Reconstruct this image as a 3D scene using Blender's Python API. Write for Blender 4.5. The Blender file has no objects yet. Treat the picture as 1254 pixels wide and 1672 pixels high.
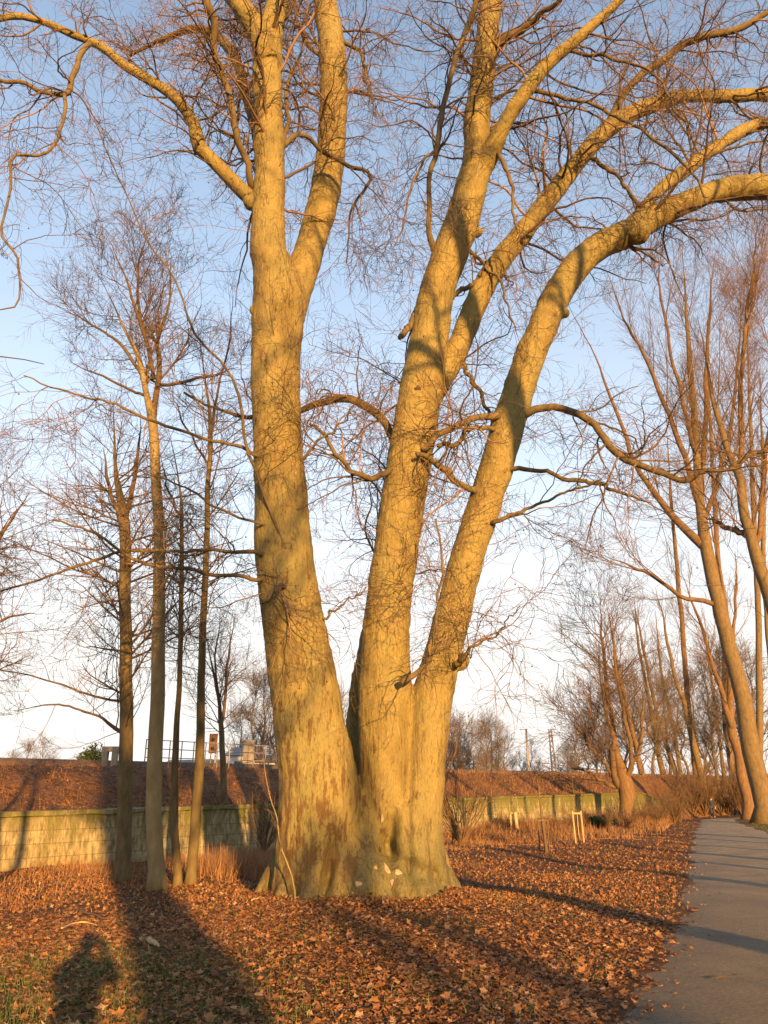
import bpy, bmesh, math, random
import numpy as np
from mathutils import Vector, Matrix
rad = math.radians
rng = np.random.default_rng(7)
random.seed(7)
S = bpy.context.scene
COL = S.collection

# ------------------------------------------------------------ camera
YC = 15.0
PITCH = rad(19.8); FPX = 1302.0; CH = 1.6
cam_d = bpy.data.cameras.new('camera'); cam = bpy.data.objects.new('camera', cam_d); COL.objects.link(cam)
cam_d.sensor_fit = 'VERTICAL'; cam_d.sensor_height = 24.0; cam_d.lens = FPX / 1672 * 24.0
cam_d.clip_start = 0.05; cam_d.clip_end = 3000
cam.location = (0, 0, CH); cam.rotation_euler = (rad(90) + PITCH, 0, 0)
S.camera = cam
# ------------------------------------------------------------ light
SUN_EL = rad(8.5); SUN_AZ = rad(17.7)          # shadows run forward and to the left
sd = Vector((math.sin(SUN_AZ) * math.cos(SUN_EL), -math.cos(SUN_AZ) * math.cos(SUN_EL), math.sin(SUN_EL)))
sl = bpy.data.lights.new('sun', 'SUN'); sun = bpy.data.objects.new('sun', sl); COL.objects.link(sun)
sl.energy = 5.0; sl.angle = rad(0.5); sl.color = (1.0, 0.54, 0.16)
sun.location = sd * 60; sun.rotation_euler = sd.to_track_quat('Z', 'Y').to_euler()
W = bpy.data.worlds.new('World'); S.world = W; W.use_nodes = True
nt = W.node_tree; bg = nt.nodes['Background']
sky = nt.nodes.new('ShaderNodeTexSky'); sky.sky_type = 'NISHITA'; sky.sun_disc = False
sky.sun_elevation = SUN_EL; sky.sun_rotation = math.pi - SUN_AZ
sky.altitude = 0; sky.air_density = 1.0; sky.dust_density = 2.0; sky.ozone_density = 1.0
tcw = nt.nodes.new('ShaderNodeTexCoord'); sxw = nt.nodes.new('ShaderNodeSeparateXYZ'); nt.links.new(tcw.outputs['Generated'], sxw.inputs[0])
rw = nt.nodes.new('ShaderNodeValToRGB'); er = rw.color_ramp.elements        # bright winter air thickening towards the horizon
for _ in range(4): er.new(.5)
for q, (p_, v_) in zip(er, ((0, .98), (.13, .95), (.24, .78), (.38, .50), (.58, .24), (.85, .06))): q.position = p_; q.color = (v_, v_, v_, 1)
nt.links.new(sxw.outputs[2], rw.inputs[0])
mw = nt.nodes.new('ShaderNodeMix'); mw.data_type = 'RGBA'; nt.links.new(rw.outputs[0], mw.inputs[0])
gn = nt.nodes.new('ShaderNodeMix'); gn.data_type = 'RGBA'; gn.blend_type = 'MULTIPLY'; gn.inputs[0].default_value = 1; gn.inputs[7].default_value = (1.15, 1.24, 1.33, 1)
nt.links.new(sky.outputs[0], gn.inputs[6]); nt.links.new(gn.outputs[2], mw.inputs[6]); mw.inputs[7].default_value = (3.45, 3.28, 3.12, 1)
nt.links.new(mw.outputs[2], bg.inputs['Color']); bg.inputs['Strength'].default_value = 0.108
S.view_settings.view_transform = 'Standard'; S.view_settings.look = 'None'
S.view_settings.exposure = 1.6; S.view_settings.gamma = 1.0
S.cycles.max_bounces = 5; S.cycles.diffuse_bounces = 3

# ------------------------------------------------------------ helpers
sp, cp = math.sin(PITCH), math.cos(PITCH)
def ray(x, y):
    u = (x - 627) / FPX; v = (y - 836) / FPX
    return np.array([u, cp + v * sp, sp - v * cp])
def px(x, y, Y):
    d = ray(x, y); return np.array([0, 0, CH]) + d * (Y / d[1])
def gp(x, y):
    d = ray(x, y); t = -CH / d[2]; return np.array([d[0] * t, d[1] * t, 0.0])
def zc(p):                                      # distance along the lens axis, for real widths
    return p[1] * cp + (p[2] - CH) * sp
def sm(a, b, x):
    t = np.clip((x - a) / (b - a), 0, 1); return t * t * (3 - 2 * t)
def hgt(x, y):                                  # terrain
    x = np.asarray(x, float); y = np.asarray(y, float)
    n = (np.sin(x * .7 + 1.3) * np.cos(y * .55 + .4) * .05 + np.sin(x * 1.9 + y * .8) * .02 + np.sin(x * .31 - y * .43) * .05)
    pc = np.abs(x - path_c(y))
    n = n * sm(1.8, 5.0, pc)
    r2 = (x + .35) ** 2 + (y - 15) ** 2
    return n + .12 * np.exp(-r2 / 5.0)
def path_c(y): return 1.45 + .372 * y

def link(o, parent=None):
    COL.objects.link(o)
    if parent is not None: o.parent = parent
    return o
def tag(o, label=None, cat=None, group=None, kind=None):
    if label: o['label'] = label
    if cat: o['category'] = cat
    if group: o['group'] = group
    if kind: o['kind'] = kind
    return o
def empty(name, loc, label, cat, group=None, rz=0):
    o = bpy.data.objects.new(name, None); o.empty_display_size = .3
    o.location = loc; o.rotation_euler = (0, 0, rz)
    link(o); return tag(o, label, cat, group)
def copy_tree(o, parent=None):
    c = o.copy(); COL.objects.link(c)
    if parent is not None: c.parent = parent
    for ch in list(o.children): copy_tree(ch, c)
    return c
def mesh_np(name, V, F, mat, parent=None, smooth=True, origin=None):
    """V (n,3); F list of (m,k) int arrays"""
    V = np.asarray(V, np.float32)
    if origin is not None: V = V - np.asarray(origin, np.float32)
    me = bpy.data.meshes.new(name)
    me.vertices.add(len(V)); me.vertices.foreach_set('co', V.ravel())
    F = [np.asarray(f, np.int32) for f in F if len(f)]
    nl = sum(f.size for f in F); npoly = sum(len(f) for f in F)
    me.loops.add(nl); me.loops.foreach_set('vertex_index', np.concatenate([f.ravel() for f in F]))
    me.polygons.add(npoly)
    tot = np.concatenate([np.full(len(f), f.shape[1], np.int32) for f in F])
    st = np.concatenate([[0], np.cumsum(tot)[:-1]]).astype(np.int32)
    me.polygons.foreach_set('loop_start', st); me.polygons.foreach_set('loop_total', tot)
    me.polygons.foreach_set('use_smooth', np.full(npoly, smooth))
    me.update(calc_edges=True)
    me.materials.append(mat)
    o = bpy.data.objects.new(name, me); link(o, parent)
    return o
def nrm(a): return a / np.maximum(np.linalg.norm(a, axis=-1, keepdims=True), 1e-9)
def tube_np(P, R, k=4, cap=False):
    B, N, _ = P.shape
    T = np.empty_like(P); T[:, 1:-1] = P[:, 2:] - P[:, :-2]; T[:, 0] = P[:, 1] - P[:, 0]; T[:, -1] = P[:, -1] - P[:, -2]
    T = nrm(T); m = np.abs(T.mean(1)); ref = np.eye(3)[np.argmin(m, axis=1)][:, None, :]
    n1 = nrm(np.cross(T, ref)); n2 = np.cross(T, n1)
    a = np.arange(k) * 2 * math.pi / k
    V = P[:, :, None, :] + R[:, :, None, None] * (np.cos(a)[None, None, :, None] * n1[:, :, None, :] + np.sin(a)[None, None, :, None] * n2[:, :, None, :])
    idx = np.arange(B * N * k).reshape(B, N, k)
    A = idx[:, :-1]; C = idx[:, 1:]
    F = np.stack([A, np.roll(A, -1, 2), np.roll(C, -1, 2), C], -1).reshape(-1, 4)
    Fs = [F]
    if cap: Fs += [idx[:, 0, ::-1].reshape(-1, k), idx[:, -1].reshape(-1, k)]
    return V.reshape(-1, 3), Fs
class MB:                                       # collects pieces of one mesh
    def __init__(s): s.V = []; s.F = []; s.n = 0
    def add(s, V, F):
        s.V.append(np.asarray(V, float)); s.F += [np.asarray(f) + s.n for f in F]; s.n += len(V); return s
    def tubes(s, P, R, k=4, cap=False): return s.add(*tube_np(np.asarray(P, float), np.asarray(R, float), k, cap))
    def tube(s, pts, r, k=8, cap=True):
        P = np.asarray(pts, float)[None]; R = np.full((1, P.shape[1]), r, float) if np.isscalar(r) else np.asarray(r, float)[None]
        return s.tubes(P, R, k, cap)
    def box(s, c, d, rz=0):
        c = np.asarray(c, float); h = np.asarray(d, float) / 2
        v = np.array([[i, j, k] for i in (-1, 1) for j in (-1, 1) for k in (-1, 1)]) * h
        ca, sa = math.cos(rz), math.sin(rz); v = np.stack([v[:, 0] * ca - v[:, 1] * sa, v[:, 0] * sa + v[:, 1] * ca, v[:, 2]], 1) + c
        return s.add(v, [np.array([[0, 1, 3, 2], [4, 6, 7, 5], [0, 4, 5, 1], [2, 3, 7, 6], [0, 2, 6, 4], [1, 5, 7, 3]])])
    def build(s, name, mat, parent=None, smooth=True, origin=None):
        byk = {}
        for f in s.F: byk.setdefault(f.shape[1], []).append(f)
        return mesh_np(name, np.concatenate(s.V), [np.concatenate(f) for f in byk.values()], mat, parent, smooth, origin)
def spline(pts, M=28, wob=0.0):
    """catmull-rom through rows of (x,y,z,r), resampled evenly to M rows"""
    A = np.asarray(pts, float)
    E = np.vstack([2 * A[0] - A[1], A, 2 * A[-1] - A[-2]]); out = []
    for i in range(len(A) - 1):
        p0, p1, p2, p3 = E[i:i + 4]; t = np.linspace(0, 1, 12, endpoint=False)[:, None]
        out.append(.5 * ((2 * p1) + (p2 - p0) * t + (2 * p0 - 5 * p1 + 4 * p2 - p3) * t ** 2 + (3 * p1 - p0 - 3 * p2 + p3) * t ** 3))
    out.append(A[-1:]); C = np.vstack(out)
    s = np.concatenate([[0], np.cumsum(np.linalg.norm(np.diff(C[:, :3], axis=0), axis=1))])
    q = np.linspace(0, s[-1], M); D = np.stack([np.interp(q, s, C[:, k]) for k in range(4)], 1)
    if wob:
        n = rng.normal(0, 1, (M, 3)); n = (n + np.roll(n, 1, 0) + np.roll(n, 2, 0)) / 2; n[0] = 0
        D[:, :3] += n * wob
    D[:, 3] = np.maximum(D[:, 3], .003)
    return D
def limb_px(pts, Y0, Y1=None, M=28, wob=0.0, Yp=None):
    """pts: (x, y, width_px) in the photograph; depth runs from Y0 to Y1"""
    if Y1 is None: Y1 = Y0
    out = []; n = len(pts)
    for i, q in enumerate(pts):
        Y = Y0 + (Y1 - Y0) * i / (n - 1) if len(q) == 3 else q[3]
        p = px(q[0], q[1], Y); out.append([*p, q[2] * zc(p) / FPX / 2])
    return spline(out, M, wob)
def spawn(P, R, n, t0, t1, ang, L, rr, N, wig, trop, lt=.5, rmin=.003, tip=.3, rmax=9, flat=0.0):
    B, M, _ = P.shape
    pl = np.linalg.norm(np.diff(P, axis=1), axis=2).sum(1)
    idx = rng.choice(B, n, p=pl / pl.sum()); t = rng.uniform(t0, t1, n)
    f = t * (M - 1 - 1e-6); i = f.astype(int); a = (f - i)[:, None]
    pos = P[idx, i] * (1 - a) + P[idx, i + 1] * a; tan = nrm(P[idx, i + 1] - P[idx, i])
    r = R[idx, i] * (1 - a[:, 0]) + R[idx, i + 1] * a[:, 0]
    v = rng.normal(0, 1, (n, 3)); v[:, 2] *= (1 - flat); v -= (v * tan).sum(1, keepdims=True) * tan; v = nrm(v)
    an = np.radians(rng.normal(ang, ang * .22, n))[:, None]
    d = nrm(np.cos(an) * tan + np.sin(an) * v)
    ln = L * (1 - lt * (t - t0) / max(t1 - t0, 1e-6)) * rng.uniform(.45, 1.25, n)
    r0 = np.clip(r * rr * rng.uniform(.6, 1.1, n), rmin, np.minimum(rmax, np.maximum(ln * .03, rmin)))
    Q = [pos]; up = np.array([0, 0, 1.0])
    for s in range(N - 1):
        d = nrm(d + rng.normal(0, wig, (n, 3)) + trop * up); pos = pos + d * (ln / (N - 1))[:, None]; Q.append(pos)
    return np.stack(Q, 1), r0[:, None] * np.linspace(1, tip, N)[None]
def resample(Ds): return np.stack([D[:, :3] for D in Ds]), np.stack([D[:, 3] for D in Ds])

# ------------------------------------------------------------ materials
def mat_new(name):
    m = bpy.data.materials.new(name); m.use_nodes = True
    n = m.node_tree.nodes; b = n['Principled BSDF']; b.inputs['Roughness'].default_value = .85
    b.inputs['Specular IOR Level'].default_value = .2
    return m, m.node_tree, n, b
def N_(nt_, typ, **k):
    n = nt_.nodes.new(typ)
    for a, v in k.items():
        if a in n.inputs.keys(): n.inputs[a].default_value = v
        else: setattr(n, a, v)
    return n
def ramp(nt_, src, stops):
    r = nt_.nodes.new('ShaderNodeValToRGB'); e = r.color_ramp.elements
    while len(e) < len(stops): e.new(.5)
    for q, (p, c) in zip(e, stops): q.position = p; q.color = (*c, 1) if len(c) == 3 else c
    nt_.links.new(src, r.inputs[0]); return r.outputs[0]
def mix(nt_, fac, a, b_):
    m = nt_.nodes.new('ShaderNodeMix'); m.data_type = 'RGBA'
    for sock, v in ((0, fac), (6, a), (7, b_)):
        if hasattr(v, 'is_linked'): nt_.links.new(v, m.inputs[sock])
        elif sock == 0: m.inputs[0].default_value = v
        else: m.inputs[sock].default_value = (*v, 1)
    return m.outputs[2]
def coords(nt_, scale=(1, 1, 1), out='Object'):
    tc = nt_.nodes.new('ShaderNodeTexCoord'); mp = nt_.nodes.new('ShaderNodeMapping'); mp.inputs['Scale'].default_value = scale
    nt_.links.new(tc.outputs[out], mp.inputs[0]); return mp.outputs[0]
def noise(nt_, vec, scale, detail=6, rough=.6):
    n = N_(nt_, 'ShaderNodeTexNoise', Scale=scale, Detail=detail, Roughness=rough); nt_.links.new(vec, n.inputs['Vector']); return n.outputs['Fac']
def bump(nt_, b, h, strength=.5, dist=.02):
    n = N_(nt_, 'ShaderNodeBump', Strength=strength, Distance=dist); nt_.links.new(h, n.inputs['Height']); nt_.links.new(n.outputs[0], b.inputs['Normal'])
def mat_simple(name, c1, c2, scale=6, sc=(1, 1, 1), rough=.85, bs=.3, bd=.01):
    m, t, n, b = mat_new(name); v = coords(t, sc); f = noise(t, v, scale)
    t.links.new(ramp(t, f, [(.3, c1), (.7, c2)]), b.inputs['Base Color']); b.inputs['Roughness'].default_value = rough
    if bs: bump(t, b, f, bs, bd)
    return m
def mat_island(name, stops, trans=0.0, rough=.7):
    m, t, n, b = mat_new(name); g = t.nodes.new('ShaderNodeNewGeometry'); L = t.links
    c = ramp(t, g.outputs['Random Per Island'], stops); L.new(c, b.inputs['Base Color']); b.inputs['Roughness'].default_value = rough
    if trans:
        tr = t.nodes.new('ShaderNodeBsdfTranslucent'); L.new(c, tr.inputs[0]); mx = t.nodes.new('ShaderNodeMixShader'); mx.inputs[0].default_value = trans
        L.new(b.outputs[0], mx.inputs[1]); L.new(tr.outputs[0], mx.inputs[2]); L.new(mx.outputs[0], n['Material Output'].inputs['Surface'])
    return m
def mat_plane_bark():
    m, t, n, b = mat_new('plane_bark')
    v = coords(t, (1, 1, .38)); L = t.links
    big = noise(t, v, 1.6, 4, .55)
    base = ramp(t, big, [(.3, (.155, .115, .040)), (.5, (.228, .177, .064)), (.72, (.185, .162, .062))])
    # flakes: brown plates and pale fresh bark
    vo = N_(t, 'ShaderNodeTexVoronoi', Scale=9.0, feature='F1'); 
    dist = noise(t, v, 6, 3, .6)
    vd = N_(t, 'ShaderNodeVectorMath', operation='MULTIPLY_ADD'); L.new(v, vd.inputs[2]); 
    cc = t.nodes.new('ShaderNodeCombineXYZ'); L.new(dist, cc.inputs[0]); L.new(dist, cc.inputs[1]); L.new(dist, cc.inputs[2])
    L.new(cc.outputs[0], vd.inputs[0]); vd.inputs[1].default_value = (.35, .35, .35)
    L.new(vd.outputs[0], vo.inputs['Vector'])
    f1 = noise(t, v, 11, 5, .65)
    pale = ramp(t, f1, [(.64, (0, 0, 0)), (.68, (1, 1, 1))])
    c = mix(t, pale, base, (.29, .235, .11))
    v2 = coords(t, (1.3, 1.3, .3)); f2 = noise(t, v2, 7.3, 7, .7)
    zc_ = t.nodes.new('ShaderNodeSeparateXYZ'); tc = t.nodes.new('ShaderNodeTexCoord'); L.new(tc.outputs['Object'], zc_.inputs[0])
    low = N_(t, 'ShaderNodeMapRange'); L.new(zc_.outputs[2], low.inputs[0]); low.inputs[1].default_value = 4.2; low.inputs[2].default_value = .5; low.inputs[3].default_value = 0; low.inputs[4].default_value = .12
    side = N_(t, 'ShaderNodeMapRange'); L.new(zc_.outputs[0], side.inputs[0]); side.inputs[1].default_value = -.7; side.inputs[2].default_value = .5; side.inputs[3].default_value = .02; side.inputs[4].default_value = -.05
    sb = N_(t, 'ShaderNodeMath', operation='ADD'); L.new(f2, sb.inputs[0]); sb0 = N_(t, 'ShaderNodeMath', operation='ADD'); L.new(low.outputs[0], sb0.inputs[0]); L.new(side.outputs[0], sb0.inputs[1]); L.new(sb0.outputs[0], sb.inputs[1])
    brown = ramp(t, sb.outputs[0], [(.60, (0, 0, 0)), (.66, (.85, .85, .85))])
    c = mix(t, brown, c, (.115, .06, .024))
    gl = N_(t, 'ShaderNodeMapRange'); L.new(zc_.outputs[2], gl.inputs[0]); gl.inputs[1].default_value = 2.6; gl.inputs[2].default_value = .1; gl.inputs[3].default_value = -.25; gl.inputs[4].default_value = .2
    ga = N_(t, 'ShaderNodeMath', operation='ADD'); L.new(noise(t, v, .9, 5, .6), ga.inputs[0]); L.new(gl.outputs[0], ga.inputs[1])
    algae = ramp(t, ga.outputs[0], [(.52, (0, 0, 0)), (.74, (.65, .65, .65))])
    c = mix(t, algae, c, (.085, .085, .045))
    crk = noise(t, coords(t, (1.2, 1.2, .16)), 16, 8, .75)
    c = mix(t, ramp(t, crk, [(.36, (.8, .8, .8)), (.45, (0, 0, 0))]), c, (.085, .058, .026))
    vs = N_(t, 'ShaderNodeTexNoise', Scale=45.0, Detail=3.0); L.new(v, vs.inputs['Vector'])
    speck = ramp(t, vs.outputs['Fac'], [(.33, (.72, .7, .66)), (.55, (1, 1, 1))])
    mm = t.nodes.new('ShaderNodeMix'); mm.data_type = 'RGBA'; mm.blend_type = 'MULTIPLY'; mm.inputs[0].default_value = .8
    L.new(c, mm.inputs[6]); L.new(speck, mm.inputs[7])
    L.new(mm.outputs[2], b.inputs['Base Color']); b.inputs['Roughness'].default_value = .75
    ad = N_(t, 'ShaderNodeMath', operation='SUBTRACT'); L.new(big, ad.inputs[0])
    ml = N_(t, 'ShaderNodeMath', operation='MULTIPLY'); L.new(brown, ml.inputs[0]); ml.inputs[1].default_value = -.25; L.new(ml.outputs[0], ad.inputs[1])
    a2 = N_(t, 'ShaderNodeMath', operation='ADD'); L.new(ad.outputs[0], a2.inputs[0]); L.new(f1, a2.inputs[1])
    a3 = N_(t, 'ShaderNodeMath', operation='ADD'); L.new(a2.outputs[0], a3.inputs[0]); L.new(crk, a3.inputs[1])
    bump(t, b, a3.outputs[0], .8, .04)
    return m
M_BARK = mat_plane_bark()
M_LIMB = mat_simple('limb_bark', (.07, .05, .027), (.14, .105, .05), 5, (1, 1, .5), bs=.4)
M_TWIG = mat_simple('twig_bark', (.07, .042, .026), (.15, .095, .055), 3, bs=0)
M_TWIGS = mat_island('plane_twig', [(0, (.055, .038, .022)), (.5, (.11, .072, .04)), (.85, (.18, .11, .065)), (1, (.26, .155, .10))])
M_TRUNKB = mat_simple('young_trunk_bark', (.07, .05, .026), (.15, .115, .055), 8, (1, 1, .35), bs=.6)
M_TRUNKR = mat_simple('reddish_trunk_bark', (.09, .05, .026), (.17, .105, .052), 8, (1, 1, .3), bs=.6)
M_TRUNKG = mat_simple('olive_trunk_bark', (.085, .058, .03), (.16, .115, .058), 7, (1, 1, .35), bs=.6)
M_TRUNKL = mat_simple('smooth_pale_trunk_bark', (.15, .11, .055), (.26, .20, .10), 6, (1, 1, .4), bs=.4)
M_CROWN = mat_simple('bare_crown_bark', (.07, .045, .027), (.14, .09, .052), 3, bs=0)
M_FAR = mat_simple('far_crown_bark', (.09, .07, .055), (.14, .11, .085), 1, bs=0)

def _x(): pass
def mat_ground():
    m, t, n, b = mat_new('leaf_litter_ground'); v = coords(t); L = t.links
    f = noise(t, v, 14, 8, .75); g = noise(t, v, .45, 4, .6); h = noise(t, v, 60, 4, .7)
    lit = ramp(t, f, [(.3, (.04, .02, .01)), (.5, (.13, .058, .025)), (.68, (.25, .12, .05))])
    grs = ramp(t, h, [(.3, (.045, .05, .018)), (.7, (.11, .12, .04))])
    fac = ramp(t, g, [(.55, (0, 0, 0)), (.68, (.75, .75, .75))])
    L.new(mix(t, fac, lit, grs), b.inputs['Base Color'])
    ad = N_(t, 'ShaderNodeMath', operation='ADD'); L.new(f, ad.inputs[0]); L.new(h, ad.inputs[1])
    bump(t, b, ad.outputs[0], 1.0, .12); return m
def mat_path():
    m, t, n, b = mat_new('worn_grit_path'); v = coords(t); L = t.links
    f = noise(t, v, 28, 10, .9); g = noise(t, v, .8, 5, .6)
    c = ramp(t, f, [(.34, (.11, .092, .073)), (.52, (.25, .205, .155)), (.72, (.44, .375, .29))])
    d = ramp(t, g, [(.35, (.8, .8, .8)), (.65, (1.15, 1.12, 1.05))])
    mm = t.nodes.new('ShaderNodeMix'); mm.data_type = 'RGBA'; mm.blend_type = 'MULTIPLY'; mm.inputs[0].default_value = 1
    L.new(c, mm.inputs[6]); L.new(d, mm.inputs[7]); L.new(mm.outputs[2], b.inputs['Base Color'])
    bump(t, b, f, 1.0, .06); return m
M_GROUND = mat_ground(); M_PATH = mat_path()
M_LEAF = mat_island('dead_leaf', [(0, (.07, .036, .02)), (.25, (.14, .065, .03)), (.55, (.23, .105, .042)), (.8, (.29, .135, .055)), (.93, (.27, .16, .09)), (1, (.42, .25, .13))], .15)
M_GRASS = mat_island('short_grass', [(0, (.04, .07, .018)), (.6, (.08, .13, .03)), (1, (.18, .19, .07))], .25)
M_STRAW = mat_island('dry_straw', [(0, (.16, .07, .035)), (.5, (.28, .14, .07)), (1, (.42, .26, .12))], .2)
M_BRUSH = mat_island('dry_brush', [(0, (.11, .055, .03)), (.5, (.20, .105, .055)), (1, (.30, .17, .085))], .1)
def mat_wall():
    m, t, n, b = mat_new('mossy_stone_blocks'); L = t.links
    tc = t.nodes.new('ShaderNodeTexCoord'); sx = t.nodes.new('ShaderNodeSeparateXYZ'); L.new(tc.outputs['Object'], sx.inputs[0])
    cb = t.nodes.new('ShaderNodeCombineXYZ'); L.new(sx.outputs[0], cb.inputs[0]); L.new(sx.outputs[2], cb.inputs[1])
    br = N_(t, 'ShaderNodeTexBrick', Scale=1.0); L.new(cb.outputs[0], br.inputs['Vector'])
    br.inputs['Brick Width'].default_value = .62; br.inputs['Row Height'].default_value = .30; br.inputs['Mortar Size'].default_value = .012
    br.inputs['Color1'].default_value = (.27, .22, .12, 1); br.inputs['Color2'].default_value = (.33, .28, .165, 1); br.inputs['Mortar'].default_value = (.19, .155, .09, 1)
    v = coords(t, (1, 1, .35)); f = noise(t, v, 2.2, 6, .7); f3 = noise(t, v, 9, 5, .7)
    st = ramp(t, f3, [(.38, (.30, .28, .22)), (.6, (1.1, 1.1, 1.1))])
    mm = t.nodes.new('ShaderNodeMix'); mm.data_type = 'RGBA'; mm.blend_type = 'MULTIPLY'; mm.inputs[0].default_value = .8
    L.new(br.outputs[0], mm.inputs[6]); L.new(st, mm.inputs[7])
    # moss grows near the coping
    mr = N_(t, 'ShaderNodeMapRange'); L.new(sx.outputs[2], mr.inputs[0]); mr.inputs[1].default_value = .1; mr.inputs[2].default_value = 1.9; mr.inputs[3].default_value = -.16; mr.inputs[4].default_value = .26
    ad = N_(t, 'ShaderNodeMath', operation='ADD'); L.new(mr.outputs[0], ad.inputs[0]); L.new(f, ad.inputs[1])
    ms = ramp(t, ad.outputs[0], [(.50, (0, 0, 0)), (.66, (.9, .9, .9))])
    L.new(mix(t, ms, mm.outputs[2], (.10, .098, .026)), b.inputs['Base Color'])
    bump(t, b, ad.outputs[0], .5, .03); return m
M_WALL = mat_wall()
M_BANK = mat_simple('leafy_bank', (.05, .024, .012), (.22, .10, .04), 7, bs=1, bd=.15)
M_BALLAST = mat_simple('track_ballast', (.07, .05, .04), (.14, .10, .08), 20, bs=1)
M_CONC = mat_simple('weathered_concrete', (.22, .18, .13), (.34, .29, .22), 3)
M_STEEL = mat_simple('grey_steel', (.20, .18, .16), (.30, .27, .24), 5, rough=.5, bs=0)
M_RUST = mat_simple('rusty_board', (.07, .04, .025), (.12, .07, .045), 4)
M_WOOD = mat_simple('pale_stake_wood', (.30, .21, .11), (.44, .32, .18), 9, (1, 1, .2))
M_DARKWOOD = mat_simple('dark_stake_wood', (.08, .05, .03), (.15, .10, .06), 9, (1, 1, .2))
M_RENDER = mat_simple('pale_render', (.45, .45, .47), (.55, .55, .57), 2, bs=0)
M_ROOF = mat_simple('grey_roof', (.16, .15, .15), (.22, .21, .2), 2, bs=0)
M_GLASS = mat_simple('dark_window', (.03, .035, .04), (.06, .065, .07), 2, rough=.15, bs=0)
M_JKT = mat_simple('dark_jacket', (.02, .02, .025), (.04, .04, .045), 8, bs=.2)
M_JEANS = mat_simple('blue_grey_trousers', (.03, .035, .05), (.05, .055, .08), 12, bs=.2)
M_SKIN = mat_simple('skin', (.40, .24, .17), (.46, .28, .20), 10, bs=0)
M_HAIR = mat_simple('brown_hair', (.05, .03, .02), (.09, .055, .03), 30, bs=.3)
M_SHOE = mat_simple('dark_shoe', (.02, .018, .015), (.05, .04, .035), 10, bs=0)
M_BLACK = mat_simple('black_plastic', (.015, .015, .015), (.03, .03, .03), 10, rough=.4, bs=0)
M_NEEDLE = mat_island('evergreen_leaf', [(0, (.02, .035, .012)), (1, (.06, .085, .03))], .1)

# ------------------------------------------------------------ ground and path
def axis(a0, a1, b0, b1, fine, ratio=1.35):
    c = list(np.arange(b0, b1 + 1e-6, fine)); s = fine; x = b0; lo = []
    while x > a0: s *= ratio; x -= s; lo.append(max(x, a0))
    s = fine; x = c[-1]; hi = []
    while x < a1: s *= ratio; x += s; hi.append(min(x, a1))
    return np.array(lo[::-1] + c + hi)
gx = axis(-700, 700, -14, 30, .14); gy = axis(-300, 900, 4, 36, .14)
GX, GY = np.meshgrid(gx, gy); GZ = hgt(GX, GY) * np.exp(-np.maximum(0, np.hypot(GX, GY) - 60) / 30)
fm = (np.sin(GX * 9.1 + GY * 3.3) * np.sin(GY * 7.7 - GX * 2.1) + rng.normal(0, .8, GX.shape)) * .011
fm *= sm(2.0, 2.5, np.abs(GX - path_c(GY))) * (np.abs(GX - 8) < 22.5) * (GY > 3.5) * (GY < 36.5)
GZ += fm
ny, nx = GX.shape; idx = np.arange(nx * ny).reshape(ny, nx)
F = np.stack([idx[:-1, :-1], idx[:-1, 1:], idx[1:, 1:], idx[1:, :-1]], -1).reshape(-1, 4)
tag(mesh_np('ground', np.stack([GX, GY, GZ], -1).reshape(-1, 3), [F], M_GROUND), kind='structure')
ys = np.concatenate([np.arange(-30, 60, .2), np.arange(60, 180, 1.0)]); cols = np.linspace(-1, 1, 15)
bend = np.maximum(0, ys - 70) ** 1.5 * .16
wl = 1.95 - .35 * sm(40, 62, ys) + .45 * (1 - sm(5.5, 13, ys)) + .10 * np.sin(ys * 1.3) + .07 * np.sin(ys * 3.1) + rng.normal(0, .05, len(ys)); wr = 1.95 - .75 * sm(36, 62, ys) + .1 * np.sin(ys * 1.1 + 2) + rng.normal(0, .04, len(ys))
PX = path_c(ys)[:, None] + bend[:, None] + np.where(cols[None] < 0, cols[None] * wl[:, None], cols[None] * wr[:, None])
PY = np.repeat(ys[:, None], 15, 1); PZ = hgt(PX, PY) * (PY < 90) + .03 - .035 * np.abs(cols[None]) ** 8
idx = np.arange(PX.size).reshape(PX.shape); F = np.stack([idx[:-1, :-1], idx[:-1, 1:], idx[1:, 1:], idx[1:, :-1]], -1).reshape(-1, 4)
tag(mesh_np('path', np.stack([PX, PY, PZ], -1).reshape(-1, 3), [F], M_PATH), kind='structure')

# ------------------------------------------------------------ retaining wall and railway embankment
w_d = np.array([.5425, .84]); w_n = np.array([-.84, .5425]); w0 = np.array([-8.5, 20.0]); w_d /= np.linalg.norm(w_d); w_n /= np.linalg.norm(w_n)
def wtop(u): return (1.33 + .0150 * u) * (1 - sm(50, 64, u))
def crest(u): return 2.5 + .0170 * u
wall = empty('retaining_wall', (w0[0], w0[1], 0), 'low mossy stone retaining wall along the foot of the railway bank', 'wall', rz=math.atan2(w_d[1], w_d[0]))
def wall_prof(u0, u1, n, prof, name, mat, jit=0):
    us = np.linspace(u0, u1, n); V = []
    for u in us: V += [[u, q[0], q[1]] for q in prof(u)]
    k = len(prof(0)); V = np.array(V)
    if jit: V += rng.normal(0, jit, V.shape)
    idx = np.arange(n * k).reshape(n, k); F = np.stack([idx[:-1, :-1], idx[1:, :-1], idx[1:, 1:], idx[:-1, 1:]], -1).reshape(-1, 4)
    return mesh_np(name, V, [F], mat, wall, smooth=False)
wall_prof(-40, 58, 250, lambda u: [(0, -.4), (0, .4), (.01, wtop(u) - .12)], 'stone_face', M_WALL, .006)
wall_prof(-40, 58, 200, lambda u: [(.01, wtop(u) - .12), (-.05, wtop(u) - .115), (-.055, wtop(u) - .01), (.35, wtop(u))], 'coping', M_WALL, .008)
us = np.concatenate([np.arange(-45, 100, .3), np.arange(100, 220, 3)]); rows = []
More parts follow.
